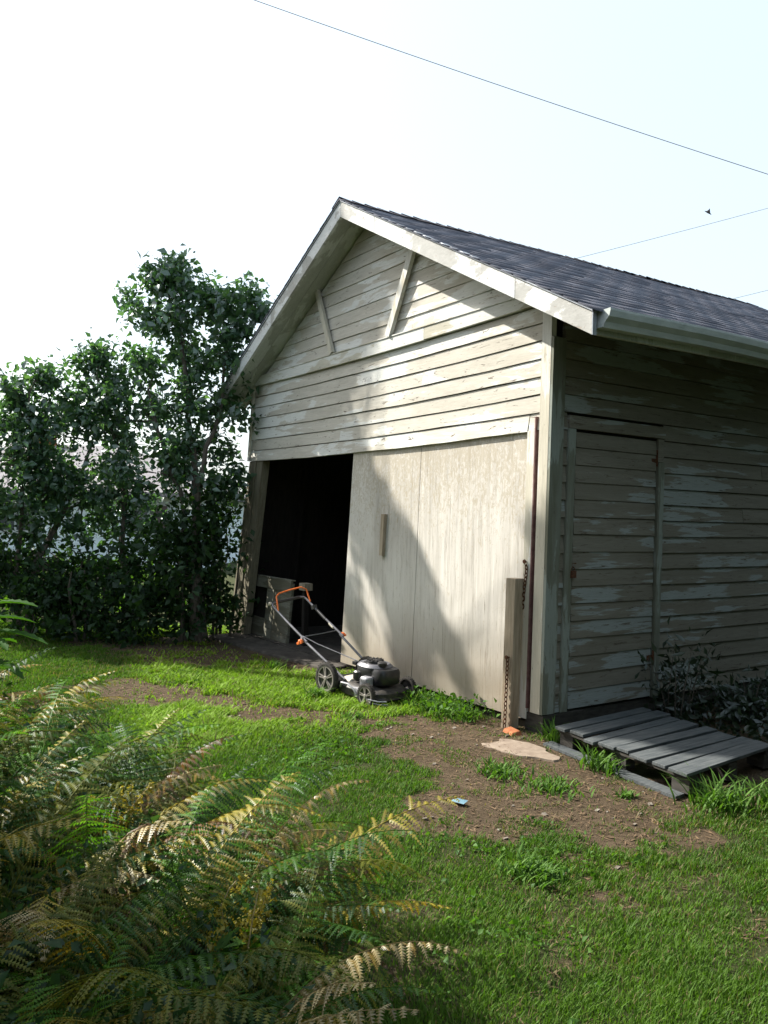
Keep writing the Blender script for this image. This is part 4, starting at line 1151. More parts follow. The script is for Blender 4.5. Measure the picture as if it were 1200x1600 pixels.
# ------------------------------------------------------------------ neighbour's house behind the hedge
hs = empty('neighbour_house', (-20.5, 0.0, -0.2), "neighbour's pale house with a low grey hip roof seen through the gaps of the hedge", 'house')
uo = Vector((0.558, 0.829, 0)); vo = Vector((-0.829, 0.558, 0)); h0 = Vector((-22.5, -4.5, 0))
def hb(a0, a1, b0, b1, z0, z1, name, mat, parent=hs, bevel=0):
    c = h0 + uo * (a0 + a1) / 2 + vo * (b0 + b1) / 2
    return MB().obox((c.x, c.y, (z0 + z1) / 2), uo * (a1 - a0) / 2, vo * (b1 - b0) / 2, Vector((0, 0, (z1 - z0) / 2))).build(name, M[mat], parent)
hb(0, 10.2, 0, 7, -0.2, 1.95, 'wall', 'house_wall')
for k in range(13):
    hb(0, 10.2, -0.02, 0, -0.15 + 0.16 * k, -0.15 + 0.16 * k + 0.148, 'siding_course', 'house_wall')
m_ = MB()
e0, e1, f0, f1 = -0.5, 10.7, -0.5, 7.5
P8 = [(e0, f0, 1.92), (e1, f0, 1.92), (e1, f1, 1.92), (e0, f1, 1.92), (3.4, 3.5, 3.45), (6.9, 3.5, 3.45)]
m_.v = [tuple(h0 + uo * a + vo * b + Vector((0, 0, c))) for a, b, c in P8]
m_.v += [(x, y, z - 0.12) for x, y, z in m_.v[:4]]
m_.f = [(0, 1, 5, 4), (1, 2, 5), (2, 3, 4, 5), (3, 0, 4), (0, 6, 7, 1), (1, 7, 8, 2), (2, 8, 9, 3), (3, 9, 6, 0), (6, 9, 8, 7)]
m_.build('roof', M['house_roof'], hs)
c = h0 + uo * 4.4 + vo * 3.5
MB().box(c.x - 0.3, c.x + 0.3, c.y - 0.3, c.y + 0.3, 3.2, 3.95).build('chimney', M['brick'], hs)
for a in (2.2, 4.6, 8.2):
    wf = hb(a, a + 1.15, -0.07, -0.02, 0.75, 1.65, 'window', 'gutter')
    hb(a + 0.08, a + 0.54, -0.09, -0.06, 0.83, 1.57, 'pane', 'glass', wf) if False else None
    hb(a + 0.08, a + 0.54, -0.085, -0.071, 0.83, 1.57, 'pane', 'glass')
    hb(a + 0.61, a + 1.07, -0.085, -0.071, 0.83, 1.57, 'pane', 'glass')

# unseen tall shrub, added to cast shade over the lower left ferns
tree('shade_casting_shrub', (-0.9, -5.45, GZ), [([(-0.9, -5.45, -0.2), (-0.9, -5.45, 1.6), (-0.95, -5.4, 3.4)], 0.06, 0.02)],
     [(-0.9, -5.42, 1.2, 0.5), (-0.85, -5.35, 1.8, 0.5), (-0.95, -5.45, 2.4, 0.5), (-0.9, -5.4, 3.0, 0.5), (-0.9, -5.42, 3.6, 0.45), (-0.95, -5.7, 2.0, 0.45), (-0.9, -5.75, 2.8, 0.45)], 'unseen tall dense shrub added left of the viewpoint to shade the fern bed', 'shrub', 1600, 0.10, 'hedge', 44, 26)

# unseen house added behind the camera to cut the skylight from there
dw = empty('skylight_blocking_house', (5.5, -9.5, GZ), 'unseen brown brick house added behind the viewpoint to cut the skylight', 'house')
M['brown_wall'] = simple('brown_brick_wall', (0.10, 0.055, 0.035), (0.16, 0.09, 0.06), 14.0, 0.9)
MB().box(-4.5, 11.0, -12.5, -7.2, -0.2, 4.6).build('wall', M['brown_wall'], dw)
m_ = MB(); m_.v = [(-4.9, -12.9, 4.6), (11.4, -12.9, 4.6), (11.4, -6.8, 4.6), (-4.9, -6.8, 4.6), (-4.9, -9.85, 6.6), (11.4, -9.85, 6.6)]
m_.f = [(0, 1, 5, 4), (2, 3, 4, 5), (3, 0, 4), (1, 2, 5), (3, 2, 1, 0)]; m_.build('roof', M['house_roof'], dw)
for xx in (-3.2, -0.6, 1.9, 4.6, 8.4):
    for zz in (0.8, 3.0):
        MB().box(xx, xx + 1.1, -7.2, -7.14, zz, zz + 1.2).build('window', M['gutter'], dw)
        MB().box(xx + 0.08, xx + 1.02, -7.139, -7.13, zz + 0.08, zz + 1.12).build('pane', M['glass'], dw)

# ------------------------------------------------------------------ overhead wires, bird
def wire(p, q, sag, rad, label):
    p, q = Vector(p), Vector(q)
    m_ = MB(); pts = []
    for i in range(25):
        t = i / 24
        pts.append(p.lerp(q, t) + Vector((0, 0, -4 * sag * t * (1 - t))))
    m_.tube(pts, rad, 5)
    tag(m_.build('overhead_wire', M['cable']), label, 'wire', 'overhead wires crossing the sky')
wire((-10.6, -1.2, 11.4), (-2.4, 11.0, 6.75), 0.10, 0.0065, 'highest overhead wire, running from the top middle of the sky down to the right')
wire((-16.2, 10.2, 8.15), (-7.0, 23.9, 12.9), 0.12, 0.008, 'middle overhead wire rising to the right above the garage roof')
wire((-16.6, 18.5, 8.4), (-9.5, 29.2, 11.9), 0.10, 0.009, 'lowest overhead wire, just above the far end of the garage roof')
bird = empty('bird', (-8.0, 13.43, 9.11), 'tiny dark bird flying just above the middle overhead wire', 'bird')
m_ = MB(); m_.tube([(-8.0 - 0.055, 13.43 - 0.07, 9.15), (-8.0 - 0.02, 13.43 - 0.03, 9.13), (-8.0, 13.43, 9.115), (-8.0 + 0.03, 13.43 + 0.04, 9.08), (-8 + 0.05, 13.43 + 0.06, 9.05)], [0.004, 0.020, 0.026, 0.014, 0.003], 8)
m_.build('body', M['bird'], bird, smooth=True)
for s_ in (1, -1):
    m_ = MB(); m_.v = [(-8.0, 13.43, 9.13), (-7.97, 13.47, 9.10), (-8.0 - 0.05 * s_, 13.45 + 0.03 * s_, 9.15 + 0.05), (-8.02 - 0.03 * s_, 13.42 + 0.02 * s_, 9.15)]
    m_.f = [(0, 1, 2, 3)]; m_.build('wing', M['bird'], bird)

# ------------------------------------------------------------------ lawn
camx, camy = CP.x, CP.y
FX, FY = -0.8296, 0.5583
RX, RY = 0.5583, 0.8293
BED = [(-2.2, -3.35), (-0.6, -3.15), (0.6, -3.05), (1.6, -2.98), (2.3, -2.95), (2.9, -3.1), (3.3, -3.6), (3.2, -6), (-3, -6)]
def lawn(n, seed):
    rng = np.random.default_rng(seed)
    d = 1.15 + (11.0 - 1.15) * rng.random(n) ** 1.25
    s_ = rng.uniform(-0.80, 0.62, n)
    x = camx + d * (FX + s_ * RX); y = camy + d * (FY + s_ * RY)
    dm = dirt_amount(x, y)
    nz = vnoise(x, y, 3.1) * 0.5 + vnoise(x, y, 9.0) * 0.5
    # weedy tufts inside the bare soil
    tuft = np.clip((vnoise(x + 3, y - 5, 4.2) * 0.6 + vnoise(x, y, 11.0) * 0.4 - 0.60) / 0.06, 0, 1)
    p = (1 - dm) * (0.18 + 0.82 * np.clip((vnoise(x + 2, y + 1, 3.3) * 0.5 + vnoise(x, y + 5, 9.0) * 0.5 - 0.22) / 0.33, 0, 1)) + dm * 0.35 * tuft + 0.03
    p *= poly_dist(x, y, BED) < 0.1
    p *= ~((x > -5.6) & (x < 0.03) & (y > -0.02))
    p *= ~((x > 0.0) & (y > 0.1) & (x < 0.3))
    pd = poly_dist(x, y, [(0.24, -0.16), (1.42, -0.28), (1.36, 0.9), (0.2, 0.9)])
    p *= pd < 0.0
    p *= poly_dist(x, y, ring) < 0.0
    p *= ~((x < -2.78) & (x > -5.3) & (y > -0.42))
    keep = rng.random(n) < p
    x, y, dm, nz, d = x[keep], y[keep], dm[keep], nz[keep], d[keep]
    n = len(x)
    lime = np.clip((-0.55 - x) / 0.5, 0, 1) * np.clip((y + 2.35 + 0.35 * (x + 2.6)) / 0.35 + 0.0, 0, 1)   # coarse bright grass near the doorway
    lime = lime * (0.6 + 0.6 * vnoise(x, y, 5.0)).clip(0, 1)
    h = (0.014 + 0.022 * nz) * (0.6 + 0.8 * rng.random(n)) * (1 - 0.35 * dm) + 0.028 * lime * rng.random(n)
    h *= 1 + 0.9 * (rng.random(n) < 0.03)
    wd = (0.0007 + 0.00036 * d) * (0.7 + 0.6 * rng.random(n)) * (1 + 0.6 * lime)
    az = rng.uniform(0, 2 * np.pi, n); lean = h * (0.25 + 0.75 * rng.random(n) + 0.5 * lime)
    z = ground_z(x, y) - 0.004
    wx, wy = np.cos(az + np.pi / 2) * wd, np.sin(az + np.pi / 2) * wd
    lx, ly = np.cos(az) * lean, np.sin(az) * lean
    P = np.zeros((n, 5, 3))
    P[:, 0] = np.stack([x - wx, y - wy, z], 1); P[:, 1] = np.stack([x + wx, y + wy, z], 1)
    P[:, 2] = np.stack([x + wx * .85 + lx * .35, y + wy * .85 + ly * .35, z + h * .62], 1)
    P[:, 3] = np.stack([x - wx * .85 + lx * .35, y - wy * .85 + ly * .35, z + h * .62], 1)
    P[:, 4] = np.stack([x + lx, y + ly, z + h], 1)
    b = np.arange(n)[:, None] * 5
    Fb = np.concatenate([b + np.array([[0, 1, 2]]), b + np.array([[0, 2, 3]]), b + np.array([[3, 2, 4]])], 0)
    g1 = np.array([0.033, 0.083, 0.009]); g2 = np.array([0.098, 0.185, 0.018]); gl = np.array([0.185, 0.30, 0.028]); gd = np.array([0.17, 0.14, 0.065])
    q = (0.42 * rng.random(n) + 0.30 * vnoise(x, y, 1.4) + 0.30 * vnoise(x + 4, y, 5.0) - 0.02)[:, None]
    col = g1 * (1 - q) + g2 * q
    col = col * (1 - lime[:, None]) + gl * lime[:, None]
    dry = (rng.random(n) < 0.05 + 0.22 * dm + 0.20 * np.clip(vnoise(x + 20, y, 1.1) - 0.55, 0, 1) * 2)[:, None]
    col = np.where(dry, gd, col)
    return P.reshape(-1, 3), Fb, np.repeat(col, 5, 0)
P, Fb, col = lawn(1150000, 5)
o = fast_mesh('lawn_grass', P, Fb, M['grass'], None, ('blade', col), base=(0, 0, GZ))
tag(o, 'short green lawn grass thinning out into bare brown soil', 'grass', kind='stuff')

# clover and plantain growing through the turf
rng = np.random.default_rng(41)
n = 60000
x = rng.uniform(-3.5, 4.2, n); y = rng.uniform(-3.4, 0.1, n)
cl_ = vnoise(x + 11, y + 3, 2.2) * 0.55 + vnoise(x - 4, y, 8.0) * 0.45
k = (rng.random(n) < np.clip((cl_ - 0.60) / 0.14, 0, 1) * 0.6) & (dirt_amount(x, y) < 0.55) & (poly_dist(x, y, BED) < 0.05) & (poly_dist(x, y, [(0.24, -0.16), (1.42, -0.28), (1.36, 0.9), (0.2, 0.9)]) < 0)
x, y = x[k], y[k]
P_ = np.stack([x, y, ground_z(x, y) + 0.006 + rng.random(len(x)) * 0.028], 1)
o = leaf_mesh('lawn_weeds', P_, 0.022, M['weed'], None, rng=rng, aspect=0.7, up=1.0); tag(o, 'clover and small broad leaved weeds in patches through the lawn', 'weeds', kind='stuff')

# dry litter and pebbles on the soil
rng = np.random.default_rng(31)
n = 42000
x = rng.uniform(-3.4, 3.0, n); y = rng.uniform(-2.8, 0.1, n)
k = rng.random(n) < dirt_amount(x, y) * 0.9
x, y = x[k], y[k]; n = len(x)
az = rng.uniform(0, 6.28, n); L = rng.uniform(0.004, 0.026, n); W = L * rng.uniform(0.05, 0.22, n)
z = ground_z(x, y) + rng.uniform(0.001, 0.008, n)
c_, s_ = np.cos(az), np.sin(az)
P = np.stack([np.stack([x - c_ * L, y - s_ * L, z], 1), np.stack([x + s_ * W, y - c_ * W, z + W * .5], 1), np.stack([x + c_ * L, y + s_ * L, z + rng.uniform(0, .008, n)], 1), np.stack([x - s_ * W, y + c_ * W, z], 1)], 1).reshape(-1, 3)
b = np.arange(n)[:, None] * 4
o = fast_mesh('dry_litter', P, b + np.array([[0, 1, 2, 3]]), M['twig'], None, ('tint', rng.random(len(P))), base=(0, 0, GZ))
tag(o, 'dry leaf bits and twigs scattered over the bare soil', 'litter', kind='stuff')
m_ = MB()
for _ in range(110):
    x = rng.uniform(-3.0, 1.8); y = rng.uniform(-2.4, -0.1)
    if dirt_amount(np.array([x]), np.array([y]))[0] < 0.5: continue
    r_ = rng.uniform(0.004, 0.014); zz = float(ground_z(np.array([x]), np.array([y]))[0])
    a = rng.uniform(0, 3)
    m_.obox((x, y, zz + r_ * 0.2), (r_ * math.cos(a), r_ * math.sin(a), r_ * .2), (-r_ * .8 * math.sin(a), r_ * .8 * math.cos(a), -r_ * .1), (r_ * .2, 0, r_ * 0.5))
tag(m_.build('pebbles', M['pebble']), 'small pale pebbles scattered on the bare soil', 'pebbles', kind='stuff')

# ------------------------------------------------------------------ tufts of weeds
def grass_tuft(name, x, y, rad, h, n, label, cat='weed', mat_col=((0.05, 0.115, 0.018), (0.10, 0.19, 0.03)), wd=0.004, seed=0, group=None, broad=False):
    rng = np.random.default_rng(seed)
    bx = x + rng.normal(size=n) * rad * 0.45; by = y + rng.normal(size=n) * rad * 0.45
    az = rng.uniform(0, 6.28, n); hh = h * (0.35 + 0.65 * rng.random(n)); ln = hh * rng.uniform(0.4, 1.4, n)
    z = ground_z(bx, by) - 0.004
    K = 5
    rows = []
    for i in range(K):
        t = i / (K - 1)
        ww = wd * (0.55 + rng.random(n) * 0.0 + math.sin(math.pi * min(1, t * 0.8 + 0.2)) * 0.9) * (1 - t ** 3)
        cx_ = bx + np.cos(az) * ln * t ** 1.5; cy_ = by + np.sin(az) * ln * t ** 1.5
        cz_ = z + hh * (t * 1.25 - 0.35 * t ** 3)
        px_, py_ = -np.sin(az) * ww, np.cos(az) * ww
        rows.append(np.stack([cx_ - px_, cy_ - py_, cz_], 1)); rows.append(np.stack([cx_ + px_, cy_ + py_, cz_], 1))
    P = np.stack(rows, 1).reshape(-1, 3)
    b = np.arange(n)[:, None] * 2 * K
    Fq = np.concatenate([b + np.array([[2 * i, 2 * i + 1, 2 * i + 3, 2 * i + 2]]) for i in range(K - 1)], 0)
    q = rng.random((n, 1)); col = np.array(mat_col[0]) * (1 - q) + np.array(mat_col[1]) * q
    o = fast_mesh(name, P, Fq, M['grass'], None, ('blade', np.repeat(col, 2 * K, 0)), base=(x, y, float(ground_z(np.array([x]), np.array([y]))[0])))
    return tag(o, label, cat, group)
TU = [
    (-1.35, -0.16, 0.22, 0.10, 260, 'low leafy weeds at the foot of the sliding door just right of the mower'),
    (-0.90, -0.20, 0.24, 0.13, 330, 'thickest green weeds at the middle of the sliding door foot'),
    (-0.62, -0.22, 0.14, 0.10, 160, 'last weeds at the sliding door foot, nearest the timber post'),
    (0.16, -0.06, 0.07, 0.20, 46, 'thin upright grass sprig between the garage corner and the pallet'),
    (0.74, -0.22, 0.15, 0.15, 150, 'bright grass tuft against the front edge of the pallet'),
    (1.55, -0.22, 0.16, 0.20, 150, 'tall grass tuft beside the right corner of the pallet'),
    (1.72, 0.05, 0.13, 0.15, 170, 'low grass clump beyond the right corner of the pallet'),
    (0.52, -0.86, 0.17, 0.07, 200, 'flat crabgrass patch in the middle of the bare soil'),
    (0.86, -0.80, 0.18, 0.07, 220, 'flat crabgrass patch in the soil nearer the pallet front'),
    (1.18, -0.52, 0.06, 0.06, 50, 'small lone grass tuft on the soil in front of the pallet'),
    (-1.98, -0.35, 0.10, 0.22, 60, 'weeds growing up between the mower handles'),
    (-1.80, -0.86, 0.10, 0.12, 80, "weeds in front of the mower's large rear wheel"),
    (1.62, -1.70, 0.13, 0.09, 190, 'paler broad grass clump in the right part of the lawn'),
    (-1.05, -0.95, 0.12, 0.07, 90, "low grass tuft in front of the mower's small front wheel"),
    (-3.05, -0.62, 0.10, 0.14, 60, 'weeds at the edge of the shaded concrete apron'),
]
for i, (x, y, rad, h, n, lab) in enumerate(TU):
    grass_tuft('weed_tuft', x, y, rad, h, n, lab, seed=100 + i, wd=0.0042, group='weed tufts around the garage door')
P_ = rng.normal(size=(380, 3)) * np.array([0.22, 0.10, 0.035]) + np.array([-0.85, -0.22, -0.07])
P_[:, 2] = P_[:, 2].clip(-0.14, 0.05)
o = leaf_mesh('clover_patch', P_, 0.035, M['weed'], None, rng=rng); tag(o, 'small round leaved weeds crowding the foot of the sliding door', 'weed', kind='stuff')
# tall sunlit growth beyond the hedge
for i, (x, y) in enumerate(((-8.6, -3.9), (-8.3, -3.0), (-8.0, -2.1), (-7.8, -1.2))):
    pass
n = 5000
x = rng.uniform(-11, -7.4, n); y = rng.uniform(-5.5, 0.5, n)
P_ = np.stack([x, y, GZ + rng.random(n) ** 1.5 * 0.75], 1)
o = leaf_mesh('tall_growth', P_, 0.13, M['weed'], None, rng=rng, aspect=0.3, up=0.2); tag(o, 'tall bright green growth beyond the hedge', 'undergrowth', kind='stuff')

# dark shrub by the side door
def leafy_shrub(name, x, y, stems, h, spread, label, mat='dark_weed', leaf=0.07, per=34, seed=0, asp=0.32, cat='shrub'):
    rng = np.random.default_rng(seed)
    root = empty(name, (x, y, GZ), label, cat)
    m_ = MB(); pts = []
    for k in range(stems):
        a = rng.uniform(0, 6.28); s_ = spread * rng.random() ** 0.5; hh = h * rng.uniform(0.55, 1.0)
        tip = np.array([x + math.cos(a) * s_, y + math.sin(a) * s_, GZ + hh])
        base = np.array([x + math.cos(a) * 0.05, y + math.sin(a) * 0.05, GZ - 0.02])
        branch(m_, base, tip, 0.006, 0.002, rng, 4, 0.06, 5)
        for _ in range(per):
            t = rng.uniform(0.15, 1.02)
            pts.append(base + (tip - base) * t + rng.normal(size=3) * 0.05 * (0.4 + t))
    m_.build('stem', M['bark'], root)
    o = leaf_mesh('foliage', np.array(pts), leaf, M[mat], root, rng=rng, aspect=asp, up=0.5, droop=0.3); o['kind'] = 'stuff'
leafy_shrub('side_shrub', 0.36, 1.05, 13, 0.66, 0.24, 'dark leafy shrub growing between the pallet and the side door', seed=4)
leafy_shrub('side_shrub', 0.45, 1.75, 14, 0.36, 0.35, 'dark low shrub against the side wall beyond the door', seed=5)
leafy_shrub('side_shrub', 0.60, 2.7, 14, 0.28, 0.5, 'dark low shrub against the side wall at the right edge of the view', seed=6)

n = 9000
x = rng.uniform(0.1, 2.6, n); y = rng.uniform(0.95, 5.8, n)
P_ = np.stack([x, y, GZ + rng.random(n) ** 1.6 * 0.22], 1)
o = leaf_mesh('ground_cover', P_, 0.06, M['dark_weed'], None, rng=rng, aspect=0.5, up=0.6); tag(o, 'dark low ground cover along the shaded side wall', 'ground cover', kind='stuff')

# ------------------------------------------------------------------ ferns in the foreground bed
def frond_mesh(seed, L=1.0, pairs=30, droop=0.5, curl=0.0, pin=0.20, leaflets=15, ragged=0.0, fold=0.0):
    """one fern frond along +x, rising; pinnae cut into leaflets"""
    rng = np.random.default_rng(seed)
    K = 40
    pts = []; ang = 1.12; p = np.array([0.0, 0.0, 0.0])
    tw = rng.uniform(-0.25, 0.25)
    yaw_ = 0.0
    for i in range(K + 1):
        pts.append(p.copy())
        t = i / K
        ang -= (droop * (0.35 + 1.5 * t) + curl * max(0, t - 0.75) * 9) / K * 1.6
        yaw_ += tw / K
        p = p + L / K * np.array([math.cos(ang) * math.cos(yaw_), math.cos(ang) * math.sin(yaw_), math.sin(ang)])
    pts = np.array(pts)
    V = []; Fq = []; T = []
    # rachis as a thin three-sided rod
    for i in range(K + 1):
        r_ = 0.0042 * (1 - 0.8 * i / K)
        for j in range(3):
            a = 2.094 * j
            V.append(pts[i] + np.array([0, math.cos(a), math.sin(a)]) * r_); T.append(0.9)
    for i in range(K):
        for j in range(3):
            Fq.append((i * 3 + j, i * 3 + (j + 1) % 3, (i + 1) * 3 + (j + 1) % 3, (i + 1) * 3 + j))
    nr = len(V)
    for s_ in (1, -1):
        for k in range(pairs):
            t = 0.14 + 0.86 * (k + 0.5) / pairs
            q = t * K; i = min(int(q), K - 1); base = pts[i] + (pts[i + 1] - pts[i]) * (q - i)
            tan = pts[i + 1] - pts[i]; tan /= np.linalg.norm(tan)
            side = np.array([-tan[1], tan[0], 0]); side /= np.linalg.norm(side)
            nrm = np.cross(tan, side) if True else None
            u = (t - 0.14) / 0.86
            ln = pin * L * (0.30 + 2.2 * u if u < 0.32 else 1.0 * (1 - ((u - 0.32) / 0.68) ** 1.6)) * (1 + 0.12 * rng.normal())
            ln = min(max(ln, 0.012), pin * L * 1.1)
            if ragged and rng.random() < ragged: ln *= rng.uniform(0.2, 0.7)
            fw = 0.45 + 0.15 * rng.normal() * (1 + 3 * ragged)
            dn = -0.25 - fold + 0.16 * rng.normal() * (1 + 4 * ragged)
            d = side * s_ + tan * fw + nrm * dn; d /= np.linalg.norm(d)
            nl = max(3, int(leaflets * ln / (pin * L)) + 2)
            tint = rng.random()
            cur = base.copy(); dd = d.copy()
            prev = None
            step = ln / nl
            w0 = L / pairs * 0.86 * 0.42
            nn = nrm + side * s_ * 0.25; nn /= np.linalg.norm(nn)
            for m in range(nl):
                tt = m / nl
                wv = np.cross(nn, dd); wv /= np.linalg.norm(wv)
                ww = w0 * (1 - tt ** 2.2) * (1.0 + 0.12 * rng.normal())
                nxt = cur + dd * step
                b = len(V)
                cup = nn * ww * (0.25 + 0.6 * ragged * rng.random())
                V += [cur, cur + wv * ww + dd * step * 0.75 - cup, nxt - dd * step * 0.02, cur - wv * ww + dd * step * 0.75 - cup]
                T += [tint] * 4
                Fq.append((b, b + 1, b + 2, b + 3))
                cur = nxt
                dd = dd + np.array([0, 0, -1]) * (0.05 + 0.10 * fold + 0.12 * ragged * rng.random()) + rng.normal(size=3) * 0.05 * ragged * 2
                dd /= np.linalg.norm(dd)
    me = bpy.data.meshes.new('frond')
    V = np.array(V, np.float32)
    me.from_pydata(V.tolist(), [], Fq)
    a = me.attributes.new('tint', 'FLOAT', 'POINT'); a.data.foreach_set('value', np.array(T, np.float32))
    me.materials.append(None)
    me.update()
    return me
fronds = [frond_mesh(1, droop=0.55), frond_mesh(2, droop=0.8, pin=0.15), frond_mesh(3, droop=1.0, pin=0.16, curl=0.2), frond_mesh(4, droop=0.7, pin=0.19, pairs=34), frond_mesh(5, droop=0.45, pin=0.14, pairs=34)]
dried = [frond_mesh(11, droop=0.8, pin=0.14, ragged=0.4, curl=0.3, fold=0.6), frond_mesh(12, droop=1.0, pin=0.12, ragged=0.5, curl=0.5, fold=0.9), frond_mesh(13, droop=0.6, pin=0.15, ragged=0.3, fold=0.3)]
rngf = np.random.default_rng(8)
def fern(x, y, n, L, label, mix_, seed, face=None, wide=1.6, tilt=0.0):
    """mix_: dict of material to weight; face: direction in which most fronds reach"""
    rng = np.random.default_rng(seed)
    root = empty('fern', (x, y, GZ), label, 'fern', 'ferns in the foreground bed')
    keys = list(mix_); wts = np.array([mix_[k] for k in keys], float); wts /= wts.sum()
    for i in range(n):
        kx = keys[rng.choice(len(keys), p=wts)]
        dry = kx in ('fern_brown', 'fern_straw')
        me = (dried if dry and rng.random() < 0.75 else fronds)[rng.integers(3 if dry else 5) % (3 if dry else 5)]
        o = bpy.data.objects.new('frond', me)
        scene.collection.objects.link(o)
        o.parent = root
        o.material_slots[0].link = 'OBJECT'; o.material_slots[0].material = M[kx]
        az = (face + rng.normal() * wide) if face is not None else rng.uniform(0, 6.28)
        s = L * rng.uniform(0.72, 1.1)
        o.scale = (s, s, s)
        o.location = (rng.normal() * 0.05, rng.normal() * 0.05, 0)
        o.rotation_euler = (rng.normal() * 0.22, rng.uniform(-0.15, 0.45) + tilt, az)
    return root
G = {'fern_green': 5, 'fern_olive': 3, 'fern_yellow': 1}
Yl = {'fern_green': 6, 'fern_lush': 4, 'fern_olive': 5, 'fern_yellow': 2.4, 'fern_straw': 1.2, 'fern_brown': 0.8}
Br = {'fern_green': 3, 'fern_lush': 2, 'fern_olive': 4, 'fern_yellow': 2.4, 'fern_straw': 1.8, 'fern_brown': 2.2}
fc = math.atan2(RY, RX)
FERNS = [
    (-1.35, -3.75, 30, 1.03, 'farthest fern at the left edge of the photo, striped pale and dark', Br, 0.8),
    (-0.60, -3.60, 25, 1.03, 'second fern from the far end of the bed, olive and yellow', Yl, 0.7),
    (-0.10, -3.95, 25, 1.08, 'tall green fern at the left edge behind the olive one', Yl, 0.9),
    (0.20, -3.30, 22, 0.95, 'fern with a pale upright feathery frond standing out against the lawn, far left', Yl, 0.9),
    (1.05, -3.15, 20, 0.98, 'fern with dark brown upright tips, farthest out on the lawn in the left half', Br, 1.1),
    (1.62, -3.12, 22, 0.95, 'fern with the tallest golden frond tip near the middle of the photo', Yl, 1.0),
    (0.45, -3.55, 25, 1.03, 'fern with a bleached arching frond reaching over the lawn, left of centre', Yl, 0.6),
    (0.75, -3.95, 23, 1.03, 'shaded green fern in the middle of the bed', G, 0.8),
    (1.10, -3.45, 23, 0.92, 'fern with brown dried tips standing up against the lawn', Br, 0.6),
    (1.40, -3.85, 25, 1.03, 'dense fern with golden brown fronds in the middle foreground', Yl, 0.7),
    (1.75, -3.40, 25, 0.89, 'fern with upright yellow ribbed fronds at the lawn edge', Yl, 0.6),
    (1.95, -3.85, 23, 0.97, 'dark green fern low in the centre of the foreground', G, 0.8),
    (2.30, -3.42, 23, 0.78, 'fern with straw coloured fronds reaching farthest right over the lawn', Br, 0.5),
    (2.45, -3.80, 22, 0.78, 'fern with a twisted bleached frond near the bottom of the photo', Yl, 0.7),
    (1.30, -4.30, 20, 0.97, 'darkest green fern in the bottom left corner', G, None),
    (2.05, -4.25, 20, 0.86, 'green fern at the very bottom of the photo, left', G, None),
    (2.80, -3.62, 17, 0.59, 'small low fern at the bottom centre of the photo', Yl, 0.6),
]
for i, (x, y, n, L, lab, mx, fa) in enumerate(FERNS):
    fern(x, y, n, L, lab, mx, 200 + i, (fc * 1.0 + (fa - 0.7)) if fa is not None else None, 0.95)

# broad leaved undergrowth between the ferns
n = 16000
x = rng.uniform(-1.8, 3.0, n); y = rng.uniform(-5.0, -3.2, n)
k = poly_dist(x, y, BED) > 0.08
x, y = x[k], y[k]
P_ = np.stack([x, y, GZ + 0.02 + rng.random(len(x)) ** 1.4 * 0.42], 1)
o = leaf_mesh('undergrowth', P_, 0.034, M['hedge'], None, rng=rng, aspect=0.6, up=0.7); tag(o, 'dark broad leaved undergrowth between the ferns', 'undergrowth', kind='stuff')

# yellow spray plant
def spray(x, y, h, label, seed):
    rng = np.random.default_rng(seed)
    root = empty('goldenrod', (x, y, GZ), label, 'flowering plant')
    m_ = MB(); pts = []; lv_ = []
    for k in range(5):
        tip = np.array([x + RX * 0.25 * rng.random() + rng.normal() * 0.05, y + RY * 0.25 * rng.random() + rng.normal() * 0.05, GZ + h * rng.uniform(0.85, 1.05)])
        base = np.array([x + rng.normal() * 0.03, y + rng.normal() * 0.03, GZ - 0.02])
        branch(m_, base, tip, 0.004, 0.0015, rng, 5, 0.05, 5)
        for j in range(16):
            t = 0.62 + 0.38 * j / 16
            q = base + (tip - base) * t; a = rng.uniform(0, 6.28)
            e = q + np.array([math.cos(a), math.sin(a), 0.5]) * 0.09 * (1.15 - t)
            for s_ in range(12): pts.append(q + (e - q) * rng.random() * 1.1 + rng.normal(size=3) * 0.004)
        for j in range(22):
            t = rng.uniform(0.2, 0.75); lv_.append(base + (tip - base) * t + rng.normal(size=3) * 0.01)
    m_.build('stem', M['stem'], root)
    o = leaf_mesh('flower_spray', np.array(pts), 0.010, M['flower'], root, rng=rng, aspect=0.8); o['kind'] = 'stuff'
    o = leaf_mesh('foliage', np.array(lv_), 0.085, M['weed'], root, rng=rng, aspect=0.22, droop=0.2); o['kind'] = 'stuff'
spray(2.0, -3.30, 0.50, 'yellow flowering spray rising among the ferns near the lawn edge', 3)
spray(1.02, -3.44, 0.52, 'ochre flowering spray among the brown fern fronds', 4)

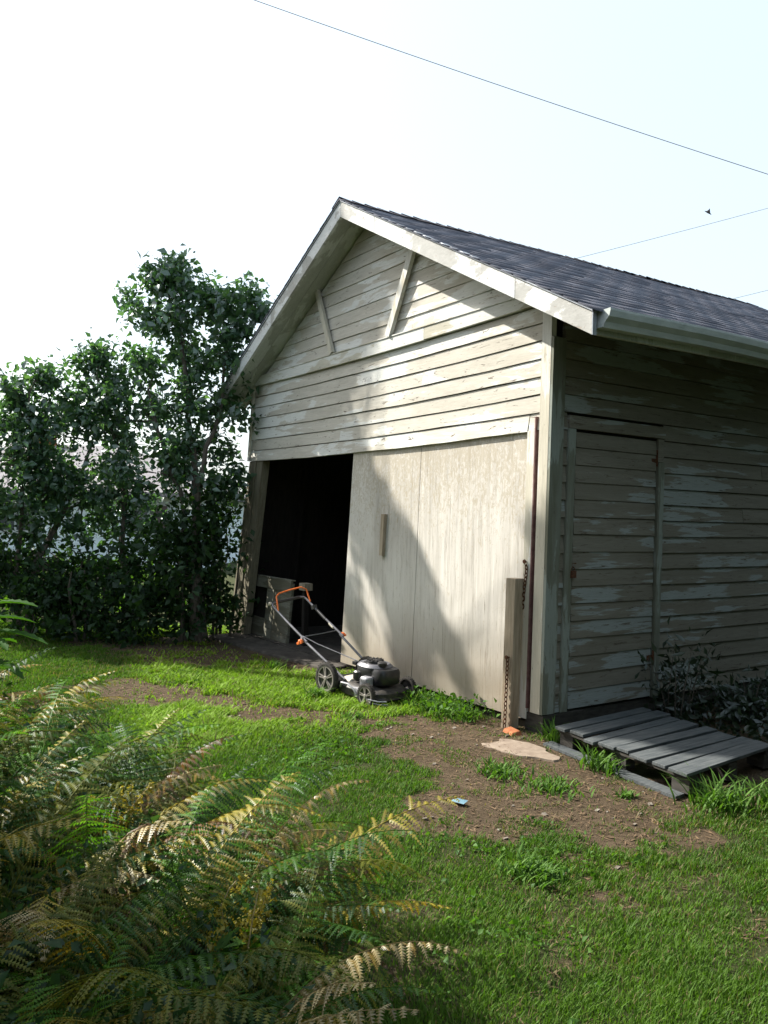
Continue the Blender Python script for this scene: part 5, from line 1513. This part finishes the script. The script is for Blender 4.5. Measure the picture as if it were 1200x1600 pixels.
# big sunlit leaves at the left edge
def blade(root, p, d, L, W, mat, rng, lobes=7, sag=0.5):
    """long leaf with scalloped edges and a fold, drooping"""
    d = Vector(d).normalized(); side = d.cross(Vector((0, 0, 1))).normalized()
    m_ = MB(); K = 14; c = Vector(p)
    rows = []
    for i in range(K + 1):
        t = i / K
        w = W * (math.sin(math.pi * min(1, t * 0.92 + 0.06)) ** 0.7) * (0.72 + 0.28 * abs(math.cos(math.pi * lobes * t)))
        nn = side.cross(d).normalized()
        rows.append((c + side * w + nn * w * 0.35 , c + side * w * .5 + nn * w * .22 * (1 if i % 2 else .6), c, c - side * w * .5 + nn * w * .22 * (1 if i % 2 else .6), c - side * w + nn * w * 0.35))
        c = c + d * (L / K)
        d = (d + Vector((0, 0, -sag / K))).normalized()
    for r_ in rows: m_.v += [tuple(q) for q in r_]
    for i in range(K):
        for j in range(4): m_.f.append((i * 5 + j, i * 5 + j + 1, (i + 1) * 5 + j + 1, (i + 1) * 5 + j))
    return m_.build('leaf', M[mat], root, smooth=True)
bp = empty('broad_leaf_plant', (-1.35, -3.45, GZ), 'broad leaved plant with large glossy sunlit leaves at the left edge above the ferns', 'plant')
m_ = MB(); m_.tube([(-1.35, -3.45, -0.2), (-1.33, -3.44, 0.3), (-1.36, -3.45, 0.80)], [0.012, 0.010, 0.006], 7); m_.build('stem', M['stem'], bp)
for (pz, az, el, L, W) in ((0.78, 0.9, 0.25, 0.34, 0.055), (0.70, 1.5, 0.1, 0.30, 0.05), (0.62, 1.0, 0.05, 0.40, 0.06), (0.58, 0.3, 0.1, 0.30, 0.05), (0.55, 2.3, 0.1, 0.30, 0.05), (0.80, 3.4, 0.3, 0.28, 0.05), (0.45, 0.6, -0.05, 0.34, 0.055), (0.66, -0.4, 0.1, 0.3, 0.05), (0.40, 1.6, 0.0, 0.3, 0.05)):
    blade(bp, (-1.35, -3.45, pz), (math.cos(az), math.sin(az), el), L, W, 'weed', rng)
bp = empty('broad_leaf_plant', (0.72, -3.86, GZ), 'bright green lobed leaf plant low at the left edge among the ferns', 'plant')
m_ = MB(); m_.tube([(0.72, -3.86, -0.2), (0.73, -3.84, 0.3), (0.74, -3.82, 0.62)], [0.008, 0.007, 0.004], 7); m_.build('stem', M['stem'], bp)
for (pz, az, el, L, W) in ((0.60, 0.9, 0.5, 0.22, 0.03), (0.58, 1.6, 0.4, 0.2, 0.03), (0.55, 0.3, 0.3, 0.2, 0.03), (0.5, 2.4, 0.3, 0.2, 0.03), (0.45, 1.2, 0.1, 0.2, 0.03), (0.4, 0.5, 0.1, 0.2, 0.03)):
    blade(bp, (0.73, -3.84, pz), (math.cos(az), math.sin(az), el), L, W, 'weed', rng)
